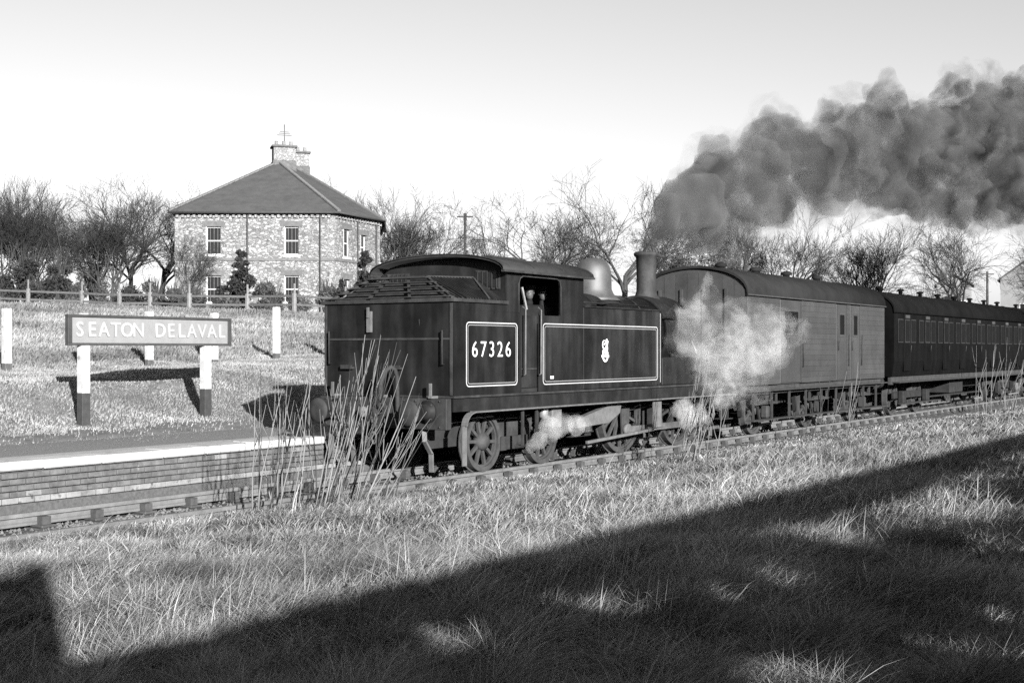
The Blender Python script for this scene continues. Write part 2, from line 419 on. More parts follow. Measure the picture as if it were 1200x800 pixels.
# bricks: five courses, running bond, the lowest one limed
brick_m = [MB().bbox(0, .222, 0, .09, 0, .066, .006).mesh('brick', M['brick']), MB().bbox(0, .108, 0, .09, 0, .066, .006).mesh('brick', M['brick'])]
pale_m = MB().bbox(0, .222, 0, .09, 0, .072, .006).mesh('brick', M['palebrick'])
pale_d = MB().bbox(0, .222, 0, .09, 0, .066, .006).mesh('brick', M['palebrick'])
zc = [-.03, .047, .124, .201, .278, .338]
nb = 0
rest = MB()
for c in range(5):
    xk = 8.2 + (.117 if c % 2 else 0)
    while xk < 30:
        z0 = .005 + c * .078
        m = pale_m if c == 0 else (pale_d if random.random() < .035 else brick_m[0])
        yy = 1.585 + random.uniform(-.007, .006) - (.012 if c == 0 else 0)
        if xk < 22.2 and nb < 300:
            inst('brick', m, plat, (xk, yy, z0)); nb += 1
        else: rest.box(xk, xk+.222, yy, yy+.09, z0, z0+.066)
        xk += .234
o = rest.build('bricks_further_along', M['brick'], plat); o['kind'] = 'stuff'
fo = MB().box(PX0, 40, 1.56, 1.63, -.32, -.003); fo.build('wall_footing', M['mortar'], plat)

# ------------------------------------------------------------------ railway track
trk = bpy.data.objects.new('railway_track', None); COL.objects.link(trk); trk.location = (20, 0, -.3)
tag(trk, 'single railway track with chaired bullhead rails', None, None, 'structure')
def rail_prof(y):
    return [(y-.035,0),(y-.035,-.045),(y-.009,-.06),(y-.009,-.105),(y-.032,-.12),(y-.032,-.15),(y+.032,-.15),(y+.032,-.12),(y+.009,-.105),(y+.009,-.06),(y+.035,-.045),(y+.035,0)]
for y in (-.752, .752):
    MB().prism(rail_prof(y), 'x', -25, 90).build('rail', M['rail'], trk)
slm = MB().bbox(-.127, .127, -1.3, 1.3, -.13, 0, .01).mesh('sleeper', M['wood'])
chm = MB().bbox(-.1, .1, -.19, .19, 0, .035, .01).box(-.06, .06, -.14, -.045, .03, .13).box(-.06, .06, .045, .14, .03, .13).mesh('chair', M['iron'])
for i in range(92):
    x = 4.2 + i*.762
    s = inst('sleeper', slm, trk, (x, random.uniform(-.02, .02), -.185), (0, 0, random.uniform(-.01, .01)))
    for y in (-.752, .752): inst('chair', chm, s, (x, y, -.183))
bal = MB()
prof = [(-1.6,-.42),(-1.4,-.24),(-1.3,-.2),(1.3,-.2),(1.555,-.22),(1.555,-.42)]
bal.prism(prof, 'x', -20, 90)
b = bal.build('ballast_bed', M['ballast']); tag(b, 'ballast bed beneath the sleepers', None, None, 'structure')
def stones(n, x0, x1, y0, y1, zf, s0, s1, mt, name):
    oc = np.array([(1,0,0),(-1,0,0),(0,1,0),(0,-1,0),(0,0,1),(0,0,-1)], float)
    tri = np.array([(0,2,4),(2,1,4),(1,3,4),(3,0,4),(2,0,5),(1,2,5),(3,1,5),(0,3,5)])
    c = np.stack([RNG.uniform(x0, x1, n), RNG.uniform(y0, y1, n), np.zeros(n)], -1); c[:, 2] = zf(c[:, 0], c[:, 1])
    s = RNG.uniform(s0, s1, (n, 1, 1)); v = oc[None] * s * RNG.uniform(.6, 1.2, (n, 6, 3)) + RNG.uniform(-.3, .3, (n, 6, 3)) * s
    v = v + c[:, None]
    f = tri[None] + (np.arange(n) * 6)[:, None, None]
    return inst(name, np_mesh(name, v.reshape(-1, 3), f.reshape(-1, 3), mt))
o = stones(14000, 4, 40, -1.35, 1.52, lambda x, y: np.full_like(x, -.195), .018, .045, M['stonebit'], 'ballast_stones')
tag(o, 'loose ballast stones between the rails', None, None, 'stuff')
o = stones(2600, 6, 24, 2.5, 5.6, lambda x, y: np.full_like(x, .495) - np.clip(y-4.4, 0, 2)*.07, .006, .018, M['stonebit'], 'platform_pebbles')
tag(o, 'pebbles scattered on the platform gravel', None, None, 'stuff')

# ------------------------------------------------------------------ rolling stock helpers
def arc_roof(w, z0, z1, n=16, flat=1.0):
    """points (y,z) over an elliptical arch from -w to w"""
    return [(-w*math.cos(PI*i/n), z0 + (z1-z0)*math.sin(PI*i/n)**flat) for i in range(n+1)]

_wheel_cache = {}
def wheel_meshes(r, spokes, disc=False):
    key = (r, spokes)
    if key in _wheel_cache: return _wheel_cache[key]
    ri = r - .075
    ty = MB().lathe([(ri,-.065),(r,-.065),(r+.004,.05),(r+.028,.052),(r+.026,.075),(ri,.075),(ri,-.065)], (0,0,0), 'y', 40, False, False).mesh('tyre', M['wheelm'])
    sp = MB()
    for k in range(spokes):
        a = 2*PI*k/spokes
        sp.bar((.09*math.cos(a), 0, .09*math.sin(a)), ((ri+.01)*math.cos(a), 0, (ri+.01)*math.sin(a)), .045, .05)
    sp.lathe([(ri-.03,-.03),(ri+.005,-.03),(ri+.005,.03),(ri-.03,.03),(ri-.03,-.03)], (0,0,0), 'y', 32, False, False)
    spm = sp.mesh('spokes', M['wheelm'])
    hb = MB().lathe([(.02,-.13),(.085,-.12),(.10,-.09),(.13,-.07),(.14,0),(.14,.06)], (0,0,0), 'y', 20).mesh('hub', M['wheelm'])
    _wheel_cache[key] = (ty, spm, hb); return _wheel_cache[key]

def add_wheel(parent, x, r, side, spokes):
    ty, sp, hb = wheel_meshes(r, spokes)
    rot = (0, random.uniform(0, 6), 0 if side < 0 else PI)
    w = inst('wheel', sp, parent, (x, side*.755, r), rot)
    inst('tyre', ty, w, local=True); inst('hub', hb, w, local=True)
    return w

def add_buffer(parent, x, y, z, d, rad=.19, length=.46):
    """d = direction along X in which it points"""
    h = MB().lathe([(.17,0),(.17,.03),(.12,.05),(.105,.2),(.125,.24),(.125,.26)], (0,0,0), 'x', 20).mesh('buffer', M['blackend'])
    hd = MB().lathe([(.05,.2),(.05,length-.05),(rad*.9,length-.035),(rad,length-.02),(rad*.96,length),(rad*.5,length+.015),(.01,length+.02)], (0,0,0), 'x', 24).mesh('buffer_head', M['frame'])
    b = inst('buffer', h, parent, (x, y, z), (0, 0, 0 if d > 0 else PI))
    inst('buffer_head', hd, b, local=True)
    for k in range(4):
        a = PI/4 + k*PI/2
        inst('bolt', BOLT, b, (.032, .145*math.cos(a), .145*math.sin(a)), local=True)
BOLT = MB().lathe([(.016,0),(.016,.012),(.008,.02)], (0,0,0), 'x', 6, False).mesh('bolt', M['frame'])

def text_mesh(txt, size, mt, extrude=.004, sx=1.0, bold=.0, space=1.0):
    cu = bpy.data.curves.new('lettering', 'FONT'); cu.body = txt; cu.size = size; cu.extrude = extrude; cu.offset = bold
    cu.space_character = space; cu.align_x = 'CENTER'; cu.align_y = 'CENTER'; cu.resolution_u = 3
    ob = bpy.data.objects.new('lettering', cu); COL.objects.link(ob)
    dg = bpy.context.evaluated_depsgraph_get(); me = bpy.data.meshes.new_from_object(ob.evaluated_get(dg))
    bpy.data.objects.remove(ob); bpy.data.curves.remove(cu)
    for v in me.vertices: v.co.x *= sx
    me.materials.clear(); me.materials.append(mt); return me

def frame_line(x0, x1, z0, z1, w, y0, y1, rad=.06):
    """a thin rounded rectangular line lying on a side (constant Y)"""
    mb = MB(); o = []; i = []
    for cx, cz, a0 in ((x1-rad, z1-rad, 0), (x0+rad, z1-rad, 90), (x0+rad, z0+rad, 180), (x1-rad, z0+rad, 270)):
        for k in range(5):
            a = R(a0 + 22.5*k)
            o.append((cx + rad*math.cos(a), cz + rad*math.sin(a))); i.append((cx + (rad-w)*math.cos(a), cz + (rad-w)*math.sin(a)))
    n = len(o)
    P = [(p[0], y0, p[1]) for p in o] + [(p[0], y0, p[1]) for p in i] + [(p[0], y1, p[1]) for p in o] + [(p[0], y1, p[1]) for p in i]
    F = []
    for k in range(n):
        j = (k+1) % n
        F += [(k, j, n+j, n+k), (2*n+k, 3*n+k, 3*n+j, 2*n+j), (k, 2*n+k, 2*n+j, j), (n+k, n+j, 3*n+j, 3*n+k)]
    return mb.add(P, F)

# ------------------------------------------------------------------ steam locomotive (bunker leading, running to the left)
L = thing('steam_locomotive', (20, 0, 0), 'black steam tank locomotive running bunker first past the platform', 'locomotive')
L0, L1 = 15.1, 25.1
ZF = 1.235
MB().bbox(L0, L1, -1.28, 1.28, 1.2, ZF, .006).build('running_plate', M['frame'], L)
for s in (-1, 1):
    v = MB().box(L0+.02, L1-.02, s*1.22, s*1.245, 1.0, 1.199).build('valance', M['blackend'], L)
    MB().bbox(L0+.42, L1-.1, min(s*1.246, s*1.36), max(s*1.246, s*1.36), .975, .999, .004).build('footboard', M['plate'], v)
    g = MB()
    pts = [(15.53 - .22*math.sin(a), s*1.30, .76 + .22*math.cos(a)) for a in np.linspace(0, 1.45, 8)]
    for a, b2 in zip(pts, pts[1:]): g.bar(a, b2, .11, .014)
    g.bar(pts[-1], (15.31, s*1.30, .2), .11, .014)
    g.build('wheel_guard', M['plate'], v)
    MB().box(15.3, 24.9, s*.58, s*.61, .42, 1.199).build('frame_plate', M['cabdark'], L)
for x0, x1, d in ((14.97, 15.1, -1), (25.1, 25.23, 1)):
    bb = MB().bbox(x0, x1, -1.22, 1.22, .74, 1.198, .008).build('buffer_beam', M['frame'], L)
    for s in (-1, 1): add_buffer(bb, x0 if d < 0 else x1, s*.87, 1.0, d)
    for k in range(11):
        for zz in (.78, 1.16):
            inst('rivet', BOLT, bb, ((x0 if d < 0 else x1), -1.1+.22*k, zz), (0, 0, PI if d < 0 else 0))
    e = x0 if d < 0 else x1
    MB().prism([(e, 1.02), (e+d*.12, 1.02), (e+d*.2, 1.06), (e+d*.24, 1.02), (e+d*.2, .93), (e+d*.1, .95), (e, .95)], 'y', -.025, .025).build('draw_hook', M['frame'], L)
    ch = MB()
    for k in range(3):
        c = Vector((e+d*.17, 0, .88-.14*k)); ring = [c + (Vector((.0, .045*math.cos(a), .09*math.sin(a))) if k % 2 == 0 else Vector((.045*math.cos(a), 0, .09*math.sin(a)))) for a in np.linspace(0, 2*PI, 11)]
        ch.tube(ring, .016, 5)
    ch.build('coupling_chain', M['iron'], L)
    # vacuum pipe with drooping hose
    hy = -.35
    MB().tube([(e+d*.04, hy, .75), (e+d*.05, hy, 1.2), (e+d*.06, hy, 1.52), (e+d*.1, hy+.01, 1.63), (e+d*.17, hy+.03, 1.66), (e+d*.24, hy+.08, 1.6),
               (e+d*.27, hy+.14, 1.42), (e+d*.25, hy+.16, 1.2), (e+d*.2, hy+.1, 1.05)], [.035]*5+[.045]*4, 8).build('vacuum_hose', M['frame'], L)
    MB().lathe([(.02,0),(.075,.0),(.085,.03),(.085,.06),(.03,.08)], (e+d*.16, .25, .98), 'x', 16).build('coupling_cap', M['plate'], L)
    for s in (-1, 1):
        gi = MB(); xs_ = e - d*.1
        gi.bar((xs_, s*.74, .74), (xs_+d*.02, s*.76, .55), .07, .03).bar((xs_+d*.02, s*.76, .56), (xs_-d*.14, s*.76, .36), .07, .03).bar((xs_-d*.14, s*.76, .37), (xs_-d*.15, s*.76, .09), .07, .03)
        gi.build('guard_iron', M['plate'], L)
for y in (-.95, 0, .95):
    MB().box(14.93, 14.96, y-.018, y+.018, 1.236, 1.42).box(14.93, 15.09, y-.03, y+.03, 1.2, 1.235).build('lamp_iron', M['plate'], L)

# bunker: rear plate, sides, top beading
bk = MB()
bk.box(15.1, 15.13, -1.25, 1.25, ZF+.002, 2.62)
for s in (-1, 1): bk.box(15.131, 16.92, s*1.225, s*1.25, ZF+.002, 2.50)
for s in (-1, 1): bk.box(15.131, 16.5, s*1.225, s*1.25, 2.501, 2.62)
bunker = bk.build('bunker', M['black'], L)
bead = MB()
bead.box(15.06, 15.135, -1.29, 1.29, 2.621, 2.67)
for s in (-1, 1): bead.box(15.136, 16.5, s*1.215, s*1.29, 2.621, 2.67)
bead.build('beading', M['frame'], bunker)
st = MB(); st.box(15.085, 15.099, -1.2, 1.2, 2.06, 2.09)
st.box(15.08, 15.099, -1.24, -1.2, ZF+.01, 2.6).box(15.08, 15.099, 1.2, 1.24, ZF+.01, 2.6).build('strapping', M['frame'], bunker)
for y in (-.2, .75):
    MB().box(15.02, 15.099, y-.11, y+.11, 1.62, 1.65).box(15.02, 15.04, y-.11, y+.11, 1.651, 1.68).build('bunker_step', M['frame'], bunker)
MB().box(15.05, 15.099, .28, .36, 2.18, 2.5).box(15.03, 15.05, .3, .34, 2.4, 2.56).build('lamp_bracket', M['plate'], bunker)
for s in (-1, 1):
    MB().tube([(15.07, s*1.1, 2.2), (15.03, s*1.1, 2.2), (15.03, s*1.1, 1.7), (15.07, s*1.1, 1.7)], .014, 6).build('handrail', M['frame'], bunker)
for s in (-1, 1):
    for i, (a, b2, c, d2) in enumerate(((15.42, 16.8, 1.36, 2.33), (15.46, 16.76, 1.40, 2.29))):
        frame_line(a, b2, c, d2, .016 if i == 0 else .012, s*1.2515, s*1.2535, .07 if i == 0 else .05).build('lining', M['line'] if i == 0 else M['line2'], bunker)
nm = text_mesh('67326', .34, M['numeral'], .0015, 1.0, -.001, 1.32)
inst('number', nm, bunker, (16.09, -1.2535, 1.91), (R(90), 0, 0))
inst('number', nm, bunker, (16.09, 1.2535, 1.91), (R(90), 0, R(180)))
# coal rails: a sloping cage over the bunker, slats across the rear, close bars on the side
A, B2 = Vector((15.14, -1.2, 2.68)), Vector((15.14, 1.2, 2.68))
C, D = Vector((15.98, -.08, 3.06)), Vector((15.98, 1.02, 3.06))
cage = MB().bar(A, C, .035, .035).bar(B2, D, .035, .035).bar(C, D, .035, .035).bar(C, (16.49, -.62, 3.05), .035, .035).bar((16.1, -1.2, 2.69), (16.49, -.62, 3.05), .03, .03)
for t in (.33, .67): cage.bar(A.lerp(B2, t), C.lerp(D, t), .045, .02)
cage.add([A+Vector((.05,0,-.06)), B2+Vector((.05,0,-.06)), D+Vector((.05,0,-.06)), C+Vector((.05,0,-.06))], [(0,3,2,1)])
cage.add([A+Vector((.1,.06,-.05)), Vector((16.49,-1.14,2.62)), Vector((16.49,-.6,2.97)), C+Vector((.03,.02,-.07))], [(0,1,2,3)])
cg = cage.build('coal_cage', M['frame'], L)
for k in range(5):
    t = .02 + k*.225
    a, b2 = A.lerp(C, t), B2.lerp(D, t)
    MB().bar(a + Vector((-.005, 0, .015)), b2 + Vector((-.005, 0, .015)), .15, .018).build('coal_slat', M['frame'], cg)
E0, E1 = Vector((16.47, -1.2, 2.69)), Vector((16.49, -.62, 3.05))
for k in range(15):
    t = (k + .5)/15
    top = C.lerp(E1, t); bot = Vector((15.14, -1.2, 2.68)).lerp(Vector((16.47, -1.2, 2.69)), min(1, t*.78 + .22)) if k else A.lerp(E0, .2)
    MB().bar(bot, top, .03, .022).build('coal_bar', M['blackend'], cg)
for k in range(8):
    t = (k+.5)/8; MB().bar(Vector((15.14, 1.2, 2.68)).lerp(Vector((16.47, 1.2, 2.69)), t), D.lerp(Vector((16.49, 1.02, 3.05)), t), .03, .022).build('coal_bar', M['blackend'], cg)
oc = []
cl = MB()
for k in range(420):
    x = random.uniform(15.2, 16.45); y = random.uniform(-1.1, 1.1)
    h = 2.5 + .40*min(1, (x-15.15)/.85) - .30*max(0, -y-.1) - .25*max(0, y-.8) - .06
    r = random.uniform(.05, .11)
    vs = [(x+sx*r*random.uniform(.5, 1), y+sy*r*random.uniform(.5, 1), h+sz*r*random.uniform(.5, 1)) for sx in (-1, 1) for sy in (-1, 1) for sz in (-1, 1)]
    cl.add(vs, [(0,1,3,2),(4,6,7,5),(0,4,5,1),(2,3,7,6),(0,2,6,4),(1,5,7,3)])
o = cl.build('coal', M['coal'], L); o['kind'] = 'stuff'
MB().box(15.14, 16.49, -1.22, 1.22, 2.3, 2.45).build('coal_floor', M['coal'], bunker)

# cab
cab = MB().box(16.6, 18.8, -1.2, 1.2, 1.24, 1.30).build('cab_floor', M['cabdark'], L)
for s in (-1, 1):
    poly = [(16.5, 2.502), (16.5, 3.15), (18.85, 3.15), (18.85, 1.24), (17.44, 1.24), (17.44, 2.47), (18.08, 2.47), (18.1, 2.5), (18.1, 2.95), (18.07, 3.04), (17.98, 3.08),
            (16.96, 3.08), (16.87, 3.04), (16.84, 2.95), (16.84, 2.502)]
    sd = MB().prism(poly, 'y', s*1.222, s*1.25).build('cab_side', M['black'], L)
    bd = MB()
    ring = [(16.84, 2.5), (16.84, 2.95), (16.87, 3.04), (16.96, 3.08), (17.98, 3.08), (18.07, 3.04), (18.1, 2.95), (18.1, 2.48)]
    bd.tube([(a, s*1.255, b2) for a, b2 in ring], .014, 6).build('beading', M['frame'], sd)
    dr = MB().box(16.93, 17.43, s*1.19, s*1.21, 1.31, 2.46).build('cab_door', M['black'], L)
    MB().box(16.95, 17.41, s*1.211, s*1.222, 1.6, 1.62).build('door_ledge', M['frame'], dr)
    for xh in (16.96, 17.42):
        MB().tube([(xh, s*1.25, 1.5), (xh, s*1.3, 1.53), (xh, s*1.3, 2.55), (xh, s*1.25, 2.6)], .015, 6).build('handrail', M['plate'], sd)
    MB().bar((16.90, s*1.27, 2.9), (16.99, s*1.3, 2.55), .03, .03).build('regulator_handle', M['steel'], sd)
    # steps below the cab door
    sp = MB().box(16.95, 17.0, s*1.22, s*1.25, .4, 1.0).box(17.36, 17.41, s*1.22, s*1.25, .4, 1.0)
    sp.bbox(16.93, 17.43, min(s*1.1, s*1.36), max(s*1.1, s*1.36), .38, .4, .005).build('cab_step', M['frame'], L)
rp = [(-1.222, 2.5)] + [(y, z - .035) for y, z in arc_roof(1.222, 3.15, 3.40, 14)] + [(1.222, 2.5)]
bw_ = MB().prism(rp, 'x', 16.505, 16.53).build('cab_back', M['blackend'], L)
rp2 = [(-1.222, 2.4)] + [(y, z - .035) for y, z in arc_roof(1.222, 3.15, 3.40, 14)] + [(1.222, 2.4)]
cf_ = MB().prism(rp2, 'x', 18.82, 18.845).build('cab_front', M['black'], L)
for s in (-1, 1):
    wy = s*.9
    wd = MB().box(16.485, 16.504, wy-.23, wy+.23, 2.86, 3.16).build('rear_window', M['frame'], L)
    MB().box(16.478, 16.484, wy-.2, wy+.2, 2.89, 3.13).build('pane', M['glass'], wd)
    for k in range(5): MB().box(16.465, 16.475, wy-.18+.09*k-.008, wy-.18+.09*k+.008, 2.87, 3.15).build('window_bar', M['frame'], wd)
    fw = MB().lathe([(.22,0),(.22,.02),(.19,.022)], (18.846, s*.75, 2.92), 'x', 24).build('front_window', M['frame'], L)
    MB().lathe([(.18,0),(.18,.008)], (18.867, s*.75, 2.92), 'x', 24).build('pane', M['glass'], fw)
ro = [(y, z) for y, z in arc_roof(1.34, 3.15, 3.42, 20, .9)]
roof = MB().prism(ro + [(y*.99, z - .03) for y, z in ro[::-1]], 'x', 16.28, 19.06, True).build('cab_roof', M['roofblack'], L)
for s in (-1, 1): MB().box(16.28, 19.06, min(s*1.30, s*1.36), max(s*1.30, s*1.36), 3.115, 3.147).build('gutter', M['frame'], roof)
for x in (16.3, 17.2, 18.1, 19.0):
    r2 = [(y*.995, z + .018) for y, z in ro]; MB().prism(r2 + [(y*.98, z - .01) for y, z in ro[::-1]], 'x', x-.02, x+.02).build('roof_rib', M['roofblack'], roof)
vt = [(y*.5, z + .07) for y, z in ro]
MB().prism([(-.45, 3.40), (-.42, 3.46), (.42, 3.46), (.45, 3.40)], 'x', 17.3, 18.3).build('roof_ventilator', M['roofblack'], roof)
MB().tube([(16.75, -.3, 3.39), (16.75, -.3, 3.47), (16.78, -.3, 3.5)], .02, 6).build('roof_pipe', M['frame'], roof)

# side tanks with lining and emblem
def emblem(parent, x, z, y, sgn):
    def P(pts, nm, m, d): # pts in (u,v) half-metre units about the centre
        q = [(x + sgn*u*.66, z + v*.5) for u, v in pts]
        return MB().prism(q, 'y', y, y - sgn*d).build(nm, m, em)
    em = MB().prism([(x + sgn*.66*u, z + .5*v) for u, v in [(-.2,-.15),(.2,-.15),(.2,-.24),(-.2,-.24)]], 'y', y, y - sgn*.0016).build('emblem', M['numeral'], parent)
    ring = []
    for rr in (.17, .105):
        ring.append([(rr*math.cos(a), -.19 + rr*math.sin(a)*1.25) for a in np.linspace(0, 2*PI, 25)[:-1]])
    n = 24
    Pv = [(x + sgn*.62*u, y - sgn*.001, z + .5*v) for u, v in ring[0]] + [(x + sgn*.62*u, y - sgn*.001, z + .5*v) for u, v in ring[1]]
    MB().add(Pv, [(k, (k+1) % n, n+(k+1) % n, n+k) if sgn > 0 else (n+k, n+(k+1) % n, (k+1) % n, k) for k in range(n)]).build('emblem_wheel', M['numeral'], em)
    P([(-.05,-.12),(.05,-.12),(.05,-.05),(-.05,-.05)], 'emblem_hub', M['numeral'], .001)
    P([(-.19,-.165),(.19,-.165),(.19,-.18),(-.19,-.18)], 'emblem_band', M['black'], .0024)
    P([(-.19,-.205),(.19,-.205),(.19,-.22),(-.19,-.22)], 'emblem_band', M['black'], .0024)
    # lion standing over the wheel, tail curled up behind
    P([(-.16,-.1),(-.15,.0),(-.10,.06),(-.02,.10),(.03,.17),(.02,.27),(.0,.33),(.04,.40),(.10,.42),(.12,.36),(.17,.33),(.15,.27),(.13,.2),(.14,.08),(.13,-.02),(.17,-.1),
       (.12,-.11),(.08,-.02),(.04,.03),(-.04,.0),(-.09,-.05),(-.11,-.11)], 'emblem_lion', M['numeral'], .0012)
    tl = [(-.09,.05),(-.15,.1),(-.17,.2),(-.15,.31),(-.09,.37),(-.03,.36),(-.02,.33),(-.08,.32),(-.115,.28),(-.125,.2),(-.11,.13),(-.06,.1)]
    P(tl, 'emblem_tail', M['numeral'], .0012)
    P([(-.09,.18),(-.04,.2),(-.01,.25),(-.03,.28),(-.07,.25)], 'emblem_tail_tip', M['numeral'], .0012)
for s in (-1, 1):
    tk = MB().bbox(18.852, 21.78, min(s*.45, s*1.25), max(s*.45, s*1.25), 1.24, 2.64, .01).build('side_tank', M['black'], L)
    MB().box(18.855, 21.8, min(s*1.2, s*1.275), max(s*1.2, s*1.275), 2.641, 2.668).build('tank_lip', M['blackend'], tk)
    for i, (a, b2, c, d2) in enumerate(((17.55, 21.60, 1.345, 2.345), (17.60, 21.55, 1.39, 2.30))):
        frame_line(a, b2, c, d2, .016 if i == 0 else .012, s*1.2515, s*1.2535, .07 if i == 0 else .05).build('lining', M['line'] if i == 0 else M['line2'], tk)
    MB().box(21.70, 21.712, min(s*1.2515, s*1.2535), max(s*1.2515, s*1.2535), 1.3, 2.6).build('lining', M['line'], tk)
    MB().lathe([(.2,0),(.2,.1),(.22,.11),(.22,.14),(.05,.18)], (20.3, s*.9, 2.64), 'z', 20).build('tank_filler', M['blackend'], tk)
    MB().tube([(18.9, s*1.0, 2.74), (21.7, s*1.0, 2.74)], .016, 6).build('handrail', M['blackend'], tk)
    MB().box(17.78, 17.88, min(s*1.2515, s*1.2535), max(s*1.2515, s*1.2535), 1.44, 1.485).build('data_plate', M['numeral'], tk)
    emblem(tk, 19.6, 1.90, s*1.2512, 1 if s < 0 else -1)
    # sand box and splasher ahead of the tank
    MB().bbox(21.82, 23.26, min(s*.78, s*1.24), max(s*.78, s*1.24), ZF+.002, 1.77, .02).build('sand_box', M['blackend'], L)
    MB().tube([(22.6, s*1.05, 1.77), (22.6, s*1.05, 1.84)], .05, 10).build('sand_filler', M['blackend'], L)
# boiler, smokebox, fittings
ZB = 2.27
MB().lathe([(.71, 18.86-20), (.71, 23.0-20)], (20, 0, ZB), 'x', 48).build('boiler', M['black'], L)
for x in (19.6, 20.5, 22.2): MB().lathe([(.714,-.03),(.72,-.03),(.72,.03),(.714,.03)], (x, 0, ZB), 'x', 48, True, False).build('boiler_band', M['blackend'], L)
sb = MB().lathe([(.74, 0), (.745, .02), (.745, 1.2), (.72, 1.25)], (23.001, 0, ZB), 'x', 48).prism([(-.5, 1.24), (-.55, 1.7), (-.4, 2.0), (.4, 2.0), (.55, 1.7), (.5, 1.24)], 'x', 23.02, 24.2).build('smokebox', M['blackend'], L)
sdr = MB().lathe([(.62, 0), (.62, .03), (.5, .1), (.3, .15), (.05, .17)], (24.252, 0, ZB), 'x', 40).build('smokebox_door', M['blackend'], L)
MB().bar((24.43, -.02, ZB), (24.46, .2, ZB+.15), .03, .03).bar((24.43, 0, ZB), (24.46, -.1, ZB-.22), .03, .03).build('door_handle', M['steel'], sdr)
for s in (-1, 1):
    MB().tube([(19.0, s*.74, ZB+.28), (24.2, s*.78, ZB+.28)], .017, 6).build('boiler_handrail', M['blackend'], L)
    MB().tube([(24.0, s*.79, 2.1), (23.9, s*.95, 1.9), (23.85, s*1.0, 1.6)], .02, 6).build('steam_pipe', M['steel'], L)
CHX = 23.52
MB().lathe([(.36,-.12),(.30,-.04),(.235,.04),(.205,.14),(.20,.3),(.205,.6),(.215,.84),(.25,.86),(.262,.9),(.25,.93),(.215,.945),(.17,.945),(.17,.5)], (CHX, 0, 2.985), 'z', 32).build('chimney', M['frame'], L)
MB().lathe([(.55,-.12),(.46,-.05),(.40,.02),(.365,.1),(.36,.3),(.355,.42),(.33,.52),(.28,.61),(.2,.67),(.1,.70),(.01,.71)], (21.32, 0, 2.97), 'z', 40).build('steam_dome', M['dome'], L)
MB().lathe([(.12,0),(.12,.22),(.14,.24),(.14,.3),(.05,.33)], (19.3, 0, 2.96), 'z', 16).build('safety_valve', M['steel'], L)
MB().lathe([(.03,0),(.03,.1),(.05,.12),(.05,.25),(.02,.28)], (18.98, -.3, 2.9), 'z', 12).build('whistle', M['steel'], L)
MB().prism([(23.4, 2.94), (24.22, 2.94), (24.22, 3.02), (23.4, 3.02)], 'y', -.12, .12).build('smokebox_strap', M['blackend'], L)
